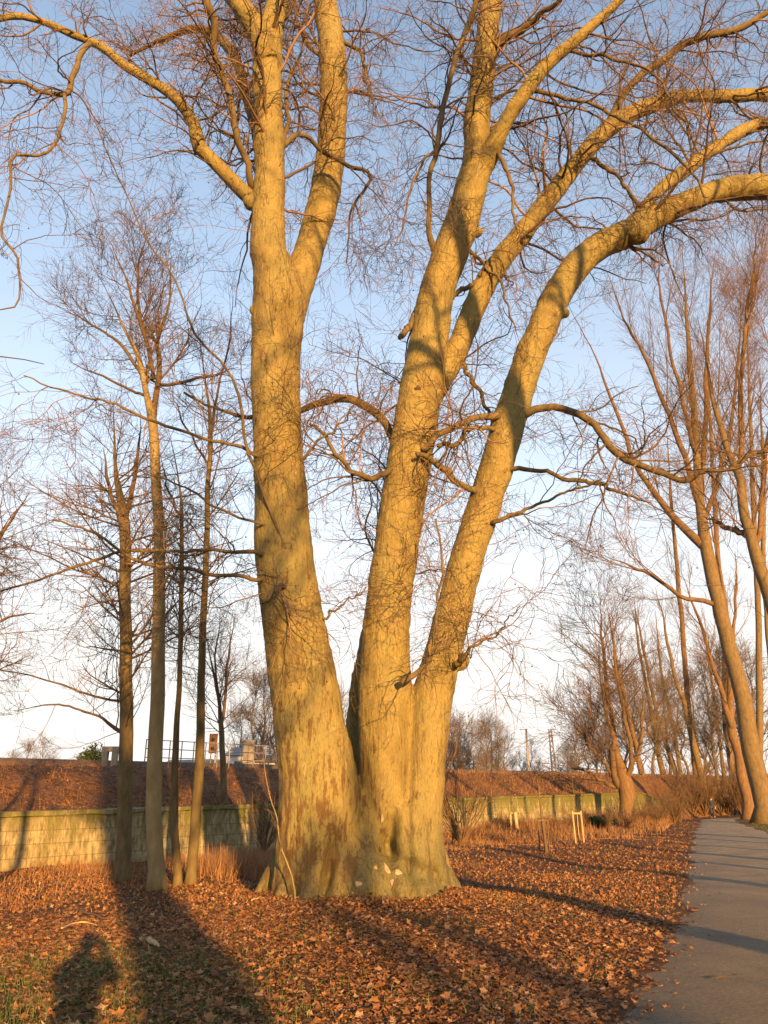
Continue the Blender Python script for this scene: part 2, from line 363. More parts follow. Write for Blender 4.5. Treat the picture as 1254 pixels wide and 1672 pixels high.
prof_t = np.linspace(0, 1, 14)
for u in us:
    r = []
    for s in prof_t:
        off = .25 + 4.0 * s; z = wtop(u) - .02 + (crest(u) - wtop(u)) * sm(0, 1, s) ** .9
        r.append((off, z + rng.normal(0, .045) * (s > .01) * (s < .97)))
    r += [(7.0, crest(u) + .02), (16, crest(u) + .05), (19, crest(u) - .1), (26, -1.0)]
    rows.append([[w0[0] + w_d[0] * u + w_n[0] * a, w0[1] + w_d[1] * u + w_n[1] * a, z] for a, z in r])
V = np.array(rows); nu, nk, _ = V.shape; idx = np.arange(nu * nk).reshape(nu, nk)
F = np.stack([idx[:-1, :-1], idx[1:, :-1], idx[1:, 1:], idx[:-1, 1:]], -1).reshape(-1, 4)
tag(mesh_np('railway_embankment', V.reshape(-1, 3), [F], M_BANK), kind='structure')
def wp(u, a=0, z=0): return np.array([w0[0] + w_d[0] * u + w_n[0] * a, w0[1] + w_d[1] * u + w_n[1] * a, z])
# low ballast shoulder with rails on top
bm_ = MB(); P = np.array([[*wp(u, 6.5)[:2], crest(u) - .06] for u in np.arange(-45, 210, 3)]); bm_.tube(P, .38, 6)
tag(bm_.build('track_ballast', M_BALLAST), kind='structure')
def rail_track():
    t = empty('railway_track', wp(0, 9, crest(0)), 'railway track running along the top of the bank', 'railway track')
    for a in (8.2, 9.65):
        m = MB(); m.tube([[*wp(u, a)[:2], crest(u) + .26] for u in np.arange(-45, 200, 5)], .05, 4); m.build('rail', M_RUST, t, origin=wp(0, 9, crest(0)))
rail_track()

# ------------------------------------------------------------ scattered leaves, grass, brush
def leaf_template(n=11, lobes=5):
    a = np.linspace(0, 2 * math.pi, n, endpoint=False); r = .72 + .28 * np.cos(a * lobes); r[0] *= .6
    pts = np.stack([r * np.cos(a), r * np.sin(a), np.zeros(n)], 1); V = np.vstack([[0, 0, 0], pts])
    return V, np.array([[0, 1 + i, 1 + (i + 1) % n] for i in range(n)])
def scatter(V0, F0, pos, size, tilt, curl, lift=.01, name='x', mat=None):
    n = len(pos); k = len(V0)
    c = rng.normal(0, curl, (n, 2)); V = np.repeat(V0[None], n, 0)
    V[:, :, 2] = V[:, :, 0] ** 2 * c[:, :1] + V[:, :, 1] ** 2 * c[:, 1:] + rng.normal(0, .06, (n, k))
    V *= size[:, None, None]
    ax = rng.uniform(0, 2 * math.pi, n); tl = np.abs(rng.normal(0, tilt, n)).clip(0, 1.45); yw = rng.uniform(0, 2 * math.pi, n)
    def rz(a):
        R = np.zeros((n, 3, 3)); R[:, 0, 0] = np.cos(a); R[:, 0, 1] = -np.sin(a); R[:, 1, 0] = np.sin(a); R[:, 1, 1] = np.cos(a); R[:, 2, 2] = 1; return R
    Rx = np.zeros((n, 3, 3)); Rx[:, 0, 0] = 1; Rx[:, 1, 1] = np.cos(tl); Rx[:, 1, 2] = -np.sin(tl); Rx[:, 2, 1] = np.sin(tl); Rx[:, 2, 2] = np.cos(tl)
    R = rz(ax) @ Rx @ rz(yw)
    V = np.einsum('nij,nkj->nki', R, V) + pos[:, None, :]
    V[:, :, 2] += (np.sin(tl) * size * .45 + lift)[:, None]
    F = (F0[None] + (np.arange(n) * k)[:, None, None]).reshape(-1, F0.shape[1])
    return V.reshape(-1, 3), F
def frustum_pts(n, y0, y1, pad=1.5, bias=1.0):
    y = (y0 ** (1 - bias) + rng.random(n) * (y1 ** (1 - bias) - y0 ** (1 - bias))) ** (1 / (1 - bias)) if bias != 1 else y0 * (y1 / y0) ** rng.random(n)
    x = rng.uniform(-1, 1, n) * (.47 * y + pad); return x, y
def front_of_wall(x, y, m=.3): return ((x - w0[0]) * w_n[0] + (y - w0[1]) * w_n[1]) < -m
def leaf_mask(x, y):
    d = x - path_c(y); d = np.where(d < 0, d + .45 * (1 - sm(5.5, 13, y)), d)
    g = np.where(d < 0, 1 - sm(-2.5, -1.75, d) * .88 - .115 * sm(-2.0, -.8, d), np.where(d < 1.9, .012, .2))
    patch = .5 + .5 * np.sin(x * .9 + 1.2 * np.sin(y * .7)) * np.cos(y * .8 + x * .3)
    gr = np.exp(-((x + 3.3) ** 2 / 1.6 + (y - 7.0) ** 2 / 2.2)) * (.4 + .6 * (np.sin(x * 3.1) * np.sin(y * 2.7) > -.2))
    return g * (.35 + .65 * patch) * (1 - .9 * gr)
ml = MB()
V0, F0 = leaf_template(15, 5)
x, y = frustum_pts(140000, 5.2, 13.5, 1.5, .6); k = (rng.random(len(x)) < leaf_mask(x, y)); x, y = x[k], y[k]
ml.add(*[(a, [b]) for a, b in [scatter(V0, F0, np.stack([x, y, hgt(x, y)], 1), rng.gamma(3.5, .0070, len(x)).clip(.010, .06), .34, .3)]][0])
V0, F0 = leaf_template(8, 4)
x, y = frustum_pts(150000, 13.5, 75, 3, 1.5); k = (rng.random(len(x)) < leaf_mask(x, y)) & front_of_wall(x, y); x, y = x[k], y[k]
ml.add(*[(a, [b]) for a, b in [scatter(V0, F0, np.stack([x, y, hgt(x, y)], 1), rng.uniform(.016, .036, len(x)) * (1 + y * .012), .7, .5)]][0])
n = 7000; a = rng.uniform(0, 2 * math.pi, n); rr = 1.55 + np.abs(rng.normal(0, .30, n)) + .12 * np.sin(a * 5); x = -.35 + rr * np.cos(a) * 1.05; y = YC + rr * np.sin(a) * .95
V_, F_ = scatter(V0, F0, np.stack([x, y, hgt(x, y) + rng.uniform(0, .10, n) * np.exp(-(rr - 1.55) * 3)], 1), rng.uniform(.02, .05, n), .5, .4); ml.add(V_, [F_])
tag(ml.build('fallen_leaves', M_LEAF, smooth=False), 'brown fallen leaves carpeting the ground', None, None, 'stuff')
# leaves on the bank
u = rng.uniform(-8, 85, 42000); s = rng.random(42000); a = .3 + 4.1 * s
z = wtop(u) + (crest(u) - wtop(u)) * sm(0, 1, s) ** .9; pos = np.stack([w0[0] + w_d[0] * u + w_n[0] * a, w0[1] + w_d[1] * u + w_n[1] * a, z], 1)
V_, F_ = scatter(V0, F0, pos, rng.uniform(.02, .045, 42000) * (1 + np.maximum(u, 0) * .012), .5, .5)
tag(MB().add(V_, [F_]).build('bank_leaves', M_LEAF, smooth=False), 'dead leaves covering the slope of the bank', None, None, 'stuff')
def blades(x, y, z, h, w, lean, name, mat, label, seg=3):
    n = len(x); az = rng.uniform(0, 2 * math.pi, n); dx = np.cos(az); dy = np.sin(az); l = rng.normal(0, lean, n); la = rng.uniform(0, 2 * math.pi, n)
    V = []
    for j, t in enumerate(np.linspace(0, 1, seg + 1)):
        ww = w * (1 - t * .85) / 2; cx = x + np.cos(la) * l * h * t * t; cy = y + np.sin(la) * l * h * t * t; cz = z + h * t * (1 - .25 * np.abs(l) * t)
        V += [np.stack([cx - dx * ww, cy - dy * ww, cz], 1), np.stack([cx + dx * ww, cy + dy * ww, cz], 1)]
    V = np.stack(V, 1); k = V.shape[1]; F0_ = np.array([[2 * j, 2 * j + 1, 2 * j + 3, 2 * j + 2] for j in range(seg)])
    F = (F0_[None] + (np.arange(n) * k)[:, None, None]).reshape(-1, 4)
    return tag(MB().add(V.reshape(-1, 3), [F]).build(name, mat, smooth=False), label, None, None, 'stuff')
# green grass: lower left corner, round the trunk foot, verge beyond the path
x, y = frustum_pts(150000, 5.2, 60, 2.5, 1.3)
g = np.exp(-((x + 3.0) ** 2 / 3 + (y - 7.5) ** 2 / 5)) * 1.6 + .30 * (np.sin(x * 2.1) * np.sin(y * 1.7 + x) > .35) + .35 * np.exp(-((x - 1.2) ** 2 / 6 + (y - 14.6) ** 2 / 1.2))
g = np.where((np.abs(x - path_c(y)) < 2.0) | ((x - path_c(y) < 0) & (x - path_c(y) > -2.5) & (y < 13)), 0, g); g = np.where(x - path_c(y) > 1.95 - .75 * sm(36, 62, y), .95, g)
k = (rng.random(len(x)) < g) & front_of_wall(x, y); x, y = x[k], y[k]
blades(x, y, hgt(x, y) - .01, np.where(x > path_c(y), 2.0, 1.0) * rng.gamma(3, .02, len(x)).clip(.02, .12), np.full(len(x), .0055) * (1 + y * .06), .8, 'grass', M_GRASS, 'short green grass between the leaves and on the verge')
# dry straw on the left near the wall and tufts beside the trunk
n = 26000; u = rng.uniform(-6, 22, n); a = -np.abs(rng.normal(0, 2.3, n)) - .05; p = w0[None] + w_d[None] * u[:, None] + w_n[None] * a[:, None]
dens = .30 + .7 * (np.sin(p[:, 0] * 1.7) * np.sin(p[:, 1] * 1.3 + 1) > 0); k = (rng.random(n) < dens) & (p[:, 1] > 13)
x, y = p[k].T; h = rng.uniform(.08, .30, len(x))
xt = rng.normal(-3.3, .5, 2500); yt = rng.normal(20, .8, 2500); x = np.r_[x, xt]; y = np.r_[y, yt]; h = np.r_[h, rng.uniform(.3, .75, 2500)]
blades(x, y, hgt(x, y) - .02, h, np.full(len(x), .010), .8, 'dry_grass', M_STRAW, 'dry reddish straw grass growing before the wall')
# dry brush along the wall on the right
n = 60000; u = rng.uniform(20, 110, n); a = -np.abs(rng.normal(0, 2.6, n)) - .1; p = w0[None] + w_d[None] * u[:, None] + w_n[None] * a[:, None]
x, y = p.T; k = (x - path_c(y) < -3.5) & (a > -7); x, y, u_, a_ = x[k], y[k], u[k], a[k]
h = rng.uniform(.4, 1.0, len(x)) * (.75 + .35 * np.sin(u_ * .8) * np.sin(u_ * .31)) * np.exp(-np.abs(a_) / 7) * (1 + u_ * .006)
blades(x, y, hgt(x, y) * (y < 60) - .03, h, .012 + .0006 * y, .7, 'dry_brush', M_BRUSH, 'reddish brown dry undergrowth at the foot of the wall')
n = 16000; u = rng.uniform(-8, 100, n); s = rng.random(n); a = .3 + 4.2 * s; z = wtop(u) + (crest(u) - wtop(u)) * sm(0, 1, s) ** .9
blades(w0[0] + w_d[0] * u + w_n[0] * a, w0[1] + w_d[1] * u + w_n[1] * a, z - .05, rng.uniform(.1, .45, n), .012 + .0005 * np.maximum(u, 0), .9, 'bank_undergrowth', M_BRUSH, 'thin dry stalks and brambles on the bank slope')

# ------------------------------------------------------------ the big plane tree
YC = 15.0
def closed(D, k=20): 
    m = MB(); m.tubes(D[None, :, :3], D[None, :, 3], k, True); return m
def plane_tree():
    base = np.array([-.35, YC, 0.0])
    root = empty('plane_tree', base, 'huge plane tree with three golden stems rising from one fluted base', 'tree')
    # px polylines: x, y, width
    stemL = [(505, 1500, 130), (508, 1440, 128), (516, 1380, 132), (522, 1300, 134), (508, 1200, 119), (493, 1100, 110), (477, 1000, 100), (463, 900, 95), (458, 800, 86), (452, 700, 80), (450, 600, 80), (454, 500, 84), (447, 440, 70), (437, 400, 58), (440, 300, 51), (438, 200, 48), (436, 100, 48), (440, 60, 46), (452, 10, 32), (460, -60, 28), (455, -200, 20)]
    stemL2 = [(455, 560, 60), (470, 500, 64), (490, 450, 54), (508, 400, 49), (534, 300, 49), (543, 200, 46), (544, 100, 44), (531, 0, 38), (515, -120, 30), (520, -250, 22)]
    forkL = [(437, 100, 40), (420, 50, 38), (392, 8, 34), (360, -50, 28), (320, -150, 20)]
    stemM = [(630, 1500, 150), (632, 1430, 120), (632, 1330, 105), (634, 1230, 96), (630, 1150, 92), (629, 1080, 82), (632, 1000, 74), (646, 900, 74), (661, 800, 72), (677, 700, 73), (690, 620, 70), (703, 540, 62), (712, 480, 58), (722, 450, 58), (744, 390, 58), (768, 310, 52), (780, 255, 48), (779, 200, 43), (791, 100, 38), (799, 25, 36), (806, -60, 30), (810, -200, 20)]
    stemM1b = [(775, 300, 30), (800, 250, 34), (818, 215, 27), (843, 170, 25), (892, 107, 23), (947, 60, 18), (1007, 5, 15), (1070, -60, 12), (1120, -140, 8)]
    stemM2 = [(690, 680, 36), (712, 630, 42), (745, 575, 38), (797, 455, 37), (862, 370, 33), (927, 285, 29), (977, 225, 28), (1022, 190, 27), (1077, 167, 24), (1117, 157, 21), (1177, 157, 21), (1254, 155, 20), (1340, 160, 17), (1450, 120, 12)]
    stemR = [(676, 1500, 140), (680, 1430, 106), (682, 1350, 82), (688, 1250, 78), (698, 1180, 74), (712, 1110, 64), (728, 1050, 60), (745, 980, 58), (766, 900, 56), (802, 790, 55), (831, 690, 54), (862, 590, 50), (884, 540, 48), (905, 490, 48), (938, 440, 47), (978, 402, 45), (1027, 380, 44), (1077, 350, 40), (1127, 328, 35), (1177, 310, 38), (1254, 305, 42), (1340, 300, 36), (1440, 330, 28), (1560, 400, 18)]
    stemR2 = [(1000, 395, 16), (1042, 350, 18), (1077, 310, 20), (1127, 272, 21), (1177, 235, 20), (1227, 207, 20), (1280, 192, 19), (1380, 150, 14), (1480, 140, 9)]
    back = [(585, 1300, 50), (580, 1220, 34), (582, 1160, 28), (590, 1090, 24), (608, 1000, 20), (632, 900, 18), (655, 800, 16), (675, 700, 14), (695, 600, 10)]
    L = limb_px(stemL, YC - .25, YC - 1.5, 70); L2 = limb_px(stemL2, YC - .6, YC + 1.5, 40); FL = limb_px(forkL, YC - 1.4, YC - 2.5, 16)
    Mm = limb_px(stemM, YC, YC - .3, 70); M1b = limb_px(stemM1b, YC - .2, YC - 2.5, 30); M2 = limb_px(stemM2, YC - .05, YC + 2.0, 44)
    Rr = limb_px(stemR, YC - .1, YC + .2, 70); R2 = limb_px(stemR2, YC + .1, YC + 2.0, 30); Bk = limb_px(back, YC + .8, YC + 2.5, 40)
    m = MB()
    big = [L, L2, FL, Mm, M1b, M2, Rr, R2, Bk]
    for D in big: m.tubes(D[None, :, :3], D[None, :, 3], 20, True)
    # root flares, each a curving rib running from the soil up into the trunk
    ribs = [((418, 1476), (446, 1430), (470, 1370), (485, 1270), 36, 0), ((455, 1486), (475, 1440), (490, 1370), (500, 1270), 46, -.5), ((500, 1492), (508, 1440), (514, 1370), (518, 1260), 50, -.6),
            ((548, 1494), (556, 1440), (558, 1370), (552, 1280), 52, -.6), ((590, 1494), (590, 1450), (583, 1400), (568, 1310), 44, -.65), ((628, 1492), (622, 1440), (610, 1370), (592, 1290), 44, -.5),
            ((655, 1490), (652, 1440), (655, 1380), (660, 1280), 36, -.55), ((690, 1486), (688, 1440), (684, 1370), (680, 1250), 44, -.5), ((722, 1480), (706, 1430), (694, 1360), (694, 1240), 44, -.2), ((756, 1474), (722, 1430), (704, 1370), (702, 1240), 36, .05),
            ((540, 1480), (560, 1420), (575, 1350), (572, 1270), 60, .2), ((600, 1480), (625, 1420), (640, 1330), (645, 1230), 90, .0), ((440, 1465), (470, 1410), (500, 1330), (505, 1270), 60, .7), ((735, 1462), (705, 1400), (690, 1330), (690, 1270), 60, .7)]
    for a, b_, c, d, wd, dy in ribs:
        dy *= 1.35; wd *= .86; q = []
        for j, (pt, wf) in enumerate(((a, 1.0), (b_, 1.0), (c, .9), (d, .6))):
            Yd = YC + dy * (1.35, 1.0, .75, .45)[j]
            if j == 0: pt = (pt[0], pt[1] + 6)
            p = px(pt[0], pt[1], Yd); q.append([*p, wd * wf * zc(p) / FPX / 2])
        D = spline(q, 24); p0 = D[0].copy(); p0[2] -= .45; p0[:2] += (p0[:2] - D[3][:2]) * .6; D = np.vstack([p0, D]); m.tubes(D[None, :, :3], D[None, :, 3], 14, True)
    # burls and collars on the left stem, knobs on the others
    for x_, y_, w_, Yb in ((431, 975, 24, 14.1), (428, 905, 24, 14.1), (425, 938, 20, 14.1), (415, 425, 16, 14.0), (410, 505, 15, 13.9), (405, 330, 28, 13.9), (775, 380, 14, 14.9), (916, 512, 15, 15.0), (466, 953, 13, 14.0), (693, 450, 12, 14.9), (1035, 378, 44, 14.9), (745, 1080, 30, 14.9), (708, 640, 12, 14.6)):
        p = px(x_, y_, Yb); r = w_ * zc(p) / FPX / 2; t = np.linspace(-1, 1, 9)
        D = np.array([[p[0] + .02 * i, p[1], p[2] + r * q * .95] for i, q in enumerate(t)]); m.tubes(D[None], (r * np.sqrt(np.maximum(1 - (t * .97) ** 2, .01)))[None], 12, True)
    o = m.build('trunk', M_BARK, None)
    md = o.modifiers.new('fuse', 'REMESH'); md.mode = 'VOXEL'; md.voxel_size = .030; md.use_smooth_shade = True
    s_ = o.modifiers.new('soft', 'SMOOTH'); s_.iterations = 3; s_.factor = .5
    tx = bpy.data.textures.new('lumps', 'CLOUDS'); tx.noise_scale = .55; ds = o.modifiers.new('lumps', 'DISPLACE'); ds.texture = tx; ds.strength = .07; ds.mid_level = .5; ds.texture_coords = 'GLOBAL'
    tx2 = bpy.data.textures.new('fine_lumps', 'CLOUDS'); tx2.noise_scale = .13; ds2 = o.modifiers.new('fine_lumps', 'DISPLACE'); ds2.texture = tx2; ds2.strength = .028; ds2.mid_level = .5; ds2.texture_coords = 'GLOBAL'
    dg = bpy.context.evaluated_depsgraph_get(); ev = o.evaluated_get(dg); me = bpy.data.meshes.new_from_object(ev)
    o.modifiers.clear(); o.data = me; me.name = 'trunk'
    co = np.empty(len(me.vertices) * 3, np.float32); me.vertices.foreach_get('co', co); co = co.reshape(-1, 3)
    zz = co[:, 1] * cp + (co[:, 2] - CH) * sp; qx = 627 + FPX * co[:, 0] / zz; qy = 836 - FPX * (-(co[:, 1]) * sp + (co[:, 2] - CH) * cp) / zz
    front = sm(YC + .3, YC - .4, co[:, 1]); push = np.zeros(len(co))
    for pts, w_, dp in ((((541, 1330), (540, 1370), (537, 1410), (534, 1445)), 7, .20), (((641, 1285), (640, 1330), (637, 1360), (634, 1378)), 9, .34), (((578, 1235), (590, 1290), (598, 1340), (622, 1385), (660, 1415), (700, 1432)), 15, .26),
                        (((620, 1382), (628, 1392), (640, 1398)), 9, .22), (((655, 1120), (668, 1180), (672, 1250), (668, 1300)), 13, .15), (((487, 1430), (480, 1455), (474, 1480)), 8, .16), (((565, 1445), (562, 1470), (560, 1490)), 7, .14), (((603, 1440), (606, 1465), (606, 1490)), 7, .15),
                        (((640, 1445), (645, 1470), (650, 1490)), 7, .15), (((672, 1440), (680, 1465), (690, 1490)), 7, .12), (((520, 1440), (516, 1470), (514, 1490)), 6, .10), (((705, 1395), (712, 1430), (724, 1470)), 7, .10), (((700, 1180), (697, 1240), (694, 1300), (690, 1380)), 10, .08)):
        dmin = np.full(len(co), 1e9); prog = np.zeros(len(co)); nseg = len(pts) - 1
        for si, (a, b_) in enumerate(zip(pts[:-1], pts[1:])):
            a = np.array(a, float); b_ = np.array(b_, float); ab = b_ - a; t = np.clip(((qx - a[0]) * ab[0] + (qy - a[1]) * ab[1]) / (ab @ ab), 0, 1)
            dd = np.hypot(qx - a[0] - t * ab[0], (qy - a[1] - t * ab[1])); prog = np.where(dd < dmin, (si + t) / nseg, prog); dmin = np.minimum(dmin, dd)
        push += dp * .8 * sm(-.02, .7, prog) * np.exp(-(dmin / (w_ * 1.2)) ** 2)
    co[:, 1] += (push * front).astype(np.float32); me.vertices.foreach_set('co', co.ravel()); me.update()
    me.transform(Matrix.Translation(-Vector(base))); o.parent = root; me.update()
    if not me.materials: me.materials.append(M_BARK)
    from mathutils.bvhtree import BVHTree
    bvh = BVHTree.FromPolygons([v.co.copy() for v in me.vertices], [tuple(p.vertices) for p in me.polygons])
    def scar(x_, y_, w_, h_, mt, name, dish=.012):
        hit, nn, _, _ = bvh.ray_cast(Vector((0, 0, CH)) - Vector(base), Vector(ray(x_, y_)).normalized())
        if hit is None: return
        r_ = w_ * zc(np.array(hit + Vector(base))) / FPX / 2; asp = h_ / w_
        e1 = Vector((0, 0, 1)).cross(nn).normalized(); e2 = nn.cross(e1); V = []; K = 14
        for q_, up_ in ((1.0, -.02), (.85, dish), (.5, dish * .8), (.01, dish * .5)):
            for i in range(K):
                a = 2 * math.pi * i / K; jj = 1 + .22 * math.sin(a * 3 + x_) + .12 * math.sin(a * 5 + y_)
                p_ = hit + e1 * (math.cos(a) * r_ * q_ * jj) + e2 * (math.sin(a) * r_ * q_ * asp * jj)
                h2, n2, _, _ = bvh.find_nearest(p_); V.append(tuple(h2 + n2 * up_))
        F = [[a * K + i, a * K + (i + 1) % K, (a + 1) * K + (i + 1) % K, (a + 1) * K + i] for a in range(3) for i in range(K)]
        mesh_np(name, np.array(V), [np.array(F)], mt, root)
    M_SCAR = mat_simple('bare_wood', (.26, .17, .10), (.42, .30, .19), 14, bs=.3); M_KNOT = mat_simple('dark_knot', (.03, .02, .012), (.07, .045, .025), 14, bs=.5)
    for q in ((585, 1443, 15, 9), (632, 1419, 10, 22), (650, 1424, 13, 12), (640, 1440, 6, 10), (613, 1417, 7, 6), (624, 1337, 5, 14), (545, 1190, 4, 5)): scar(*q, M_SCAR, 'bark_scar')
    for q in ((682, 634, 13, 11), (620, 1388, 8, 10), (418, 685, 6, 9), (540, 1440, 5, 14)): scar(*q, M_KNOT, 'knot_hole', .004)
    # secondary limbs, each drawn on its own line and with its own depth
    LB = [
     ([(414, 328, 26), (375, 290, 24), (340, 255, 22), (322, 235, 25), (318, 205, 20), (290, 165, 18), (245, 130, 16), (200, 105, 15), (165, 78, 14), (120, 58, 12), (70, 35, 11), (30, 25, 11), (0, 30, 10), (-70, 45, 8)], 13.9, 12.2),
     ([(412, 310, 11), (400, 260, 11), (385, 215, 11), (372, 150, 10), (352, 95, 11), (350, 40, 12), (338, 0, 14), (330, -80, 9)], 13.9, 11.5),
     ([(425, 245, 17), (410, 190, 16), (395, 120, 16), (365, 70, 16), (320, 45, 13), (270, 62, 8), (210, 92, 5)], 14.6, 17.5),
     ([(148, 70, 9), (125, 105, 9), (112, 148, 9), (92, 155, 8), (50, 140, 7), (0, 130, 6), (-50, 110, 5)], 12.6, 12.0),
     ([(105, 150, 6), (108, 185, 6), (95, 220, 5), (72, 257, 5), (20, 255, 5), (20, 300, 4), (5, 370, 4), (28, 415, 4), (25, 495, 3), (0, 508, 2)], 12.3, 11.8),
     ([(460, 240, 10), (490, 220, 8), (520, 240, 7), (565, 270, 7), (603, 285, 6), (596, 310, 5), (575, 345, 4), (565, 430, 2)], 13.9, 15.5),
     ([(462, 235, 8), (470, 195, 7), (466, 150, 6), (480, 110, 4), (500, 60, 3)], 13.9, 15.0),
     ([(712, 415, 12), (700, 370, 9), (703, 300, 8), (715, 240, 9), (730, 150, 9), (745, 90, 9), (765, 40, 10), (780, -5, 10), (800, -80, 7)], 14.8, 12.5),
     ([(712, 245, 5), (680, 285, 4), (660, 350, 3), (645, 400, 2)], 14.0, 13.5),
     ([(803, 75, 15), (850, 50, 12), (880, 25, 9), (915, 0, 8), (960, -60, 6)], 14.6, 13.0),
     ([(870, 148, 8), (930, 160, 6), (990, 180, 6), (1040, 210, 5), (1100, 250, 5), (1135, 295, 4), (1150, 330, 3)], 14.0, 12.5),
     ([(925, 82, 7), (990, 92, 6), (1050, 112, 5), (1080, 140, 4), (1120, 200, 3)], 13.6, 12.0),
     ([(994, 200, 14), (1027, 140, 12), (1092, 90, 12), (1117, 70, 12), (1167, 55, 11), (1212, 45, 11), (1254, 20, 9), (1310, -30, 7)], 16.1, 15.0),
     ([(650, 740, 16), (638, 715, 13), (625, 685, 14), (590, 660, 14), (550, 650, 13), (520, 658, 12), (485, 672, 10), (440, 680, 9), (400, 682, 7), (360, 670, 5), (300, 640, 4)], 15.1, 16.0),
     ([(655, 760, 11), (635, 768, 10), (610, 780, 10), (575, 770, 8), (548, 740, 7), (520, 700, 5), (505, 690, 4)], 14.7, 14.0),
     ([(815, 680, 13), (790, 680, 11), (760, 688, 11), (715, 712, 11), (690, 735, 8)], 14.8, 14.2),
     ([(808, 700, 8), (770, 700, 7), (745, 727, 8), (712, 727, 7)], 14.8, 14.3),
     ([(785, 805, 12), (755, 792, 10), (728, 768, 11), (703, 748, 10), (680, 740, 6)], 14.8, 14.2),
     ([(845, 678, 14), (895, 668, 12), (940, 675, 12), (975, 700, 12), (1010, 740, 12), (1040, 758, 11), (1080, 775, 10), (1120, 785, 9), (1150, 770, 7), (1190, 765, 6), (1240, 735, 4)], 14.9, 13.2),
     ([(820, 768, 9), (880, 768, 7), (930, 785, 7), (985, 790, 7), (992, 802, 6), (1040, 812, 4), (1062, 820, 3)], 14.9, 13.6),
     ([(800, 855, 8), (870, 830, 5), (930, 800, 4), (980, 788, 3)], 14.8, 13.8),
     ([(960, 250, 8), (985, 270, 7), (1010, 290, 6), (1045, 338, 7)], 15.8, 15.0),
     ([(728, 492, 9), (770, 465, 8), (800, 448, 8)], 14.9, 15.5),
     ([(690, 500, 14), (678, 518, 12), (666, 535, 11), (657, 549, 10), (655, 553, 6)], 14.9, 14.6),
     ([(655, 1115, 12), (680, 1100, 9), (702, 1070, 8), (712, 1000, 5), (720, 930, 4), (716, 850, 3)], 14.2, 13.6),
     ([(470, 954, 11), (464, 957, 10), (452, 962, 9), (428, 984, 6)], 14.1, 13.3),
     ([(742, 1085, 12), (770, 1060, 5), (810, 1035, 3), (850, 990, 2)], 14.6, 13.8),
      ([(475, 925, 7), (456, 870, 5), (420, 785, 6), (396, 720, 5), (392, 665, 5), (376, 615, 4), (352, 580, 4), (322, 545, 4), (296, 480, 3), (278, 445, 3), (238, 390, 2.5), (200, 300, 2), (165, 225, 1.5), (140, 145, 1)], 13.9, 12.6),
     ([(430, 905, 8), (370, 898, 6), (290, 900, 5), (200, 905, 5), (100, 935, 4), (0, 968, 3)], 13.9, 12.6),
     ([(430, 945, 7), (340, 936, 6), (260, 925, 6), (210, 908, 5), (150, 868, 4), (90, 850, 3)], 13.9, 12.4),
     ([(425, 745, 6), (330, 715, 5), (250, 690, 5), (185, 660, 4), (100, 635, 3), (40, 612, 2)], 13.9, 12.5),
     ([(462, 862, 4), (410, 852, 4), (340, 820, 4), (290, 790, 3), (230, 770, 2)], 14.05, 12.8),
     ([(495, 750, 6), (520, 720, 4), (560, 690, 3), (590, 640, 2)], 14.3, 14.0),
     ([(525, 1010, 5), (560, 985, 3), (600, 960, 2)], 14.2, 13.8),
     ([(745, 400, 8), (790, 430, 5), (820, 470, 4), (840, 540, 2)], 15.5, 14.5),
     ([(812, 250, 7), (835, 300, 6), (838, 350, 4), (850, 380, 3)], 14.4, 13.9),
     ([(745, 575, 8), (770, 620, 7), (790, 650, 6), (800, 690, 5)], 15.2, 15.4),
     ([(545, 100, 9), (500, 70, 6), (485, 30, 5), (480, -20, 4)], 16, 15.4), ([(548, 60, 8), (590, 90, 6), (597, 130, 5), (610, 170, 3)], 16, 15),
    ]
    limbs = []
    for pts, y0, y1 in LB:
        D = limb_px(pts, y0, y1, 30, .026 if pts[0][2] < 20 else .012); limbs.append(D)
        mb = MB(); mb.tubes(D[None, :, :3], D[None, :, 3], 10, True); mb.build('limb', M_LIMB if pts[0][2] < 20 else M_BARK, root, origin=base)
    # twigs: three generations off every limb and the upper stems
    Pl, Rl = resample(limbs)
    ups = [L[38:], L2[10:], Mm[40:], M1b[6:], M2[8:], Rr[42:], R2[6:], FL[4:], Bk[15:]]
    Pu, Ru = resample([spline(U[::2], 30) for U in ups])
    tw = MB()
    P1, R1 = spawn(Pu, Ru, 270, .05, 1, 62, 3.4, .26, 16, .17, .0, .3, .008, .25, .036)
    P1b, R1b = spawn(Pl, Rl, 600, .12, 1, 55, 2.2, .4, 16, .19, -.015, .2, .006, .3, .024)
    P1 = np.concatenate([P1, P1b]); R1 = np.concatenate([R1, R1b])
    P2, R2_ = spawn(P1, R1, 5600, .12, 1, 50, 1.2, .6, 10, .22, -.03, .3, .0055, .4, .012)
    P3, R3_ = spawn(P2, R2_, 27000, .15, 1, 45, .6, .7, 6, .24, -.04, .3, .0036, .6, .006)
    # shoots low on the stems
    Pl2, Rl2 = resample([spline(D[2:34:2], 30) for D in (Mm[10:], Rr[10:], L[16:])])
    P4, R4 = spawn(Pl2, Rl2, 120, 0, 1, 66, 2.1, .04, 12, .13, .02, .2, .005, .3, .007)
    P5, R5 = spawn(P4, R4, 850, .2, 1, 45, .8, .7, 8, .16, .02, .3, .0035, .5, .005)
    P6, R6 = spawn(P5, R5, 2000, .2, 1, 45, .35, .7, 6, .16, .0, .3, .003, .6, .004)
    tw.tubes(P1, R1, 6).tubes(P2, R2_, 4).tubes(P3, R3_, 3).tubes(P4, R4, 5).tubes(P5, R5, 4).tubes(P6, R6, 3)
    tag(tw.build('twigs', M_TWIGS, root, origin=base), kind='stuff')
    # seed balls dangling from the twigs
    k = rng.choice(len(P3), 900, replace=False); c = P3[k, -1]; t = np.linspace(-1, 1, 5)
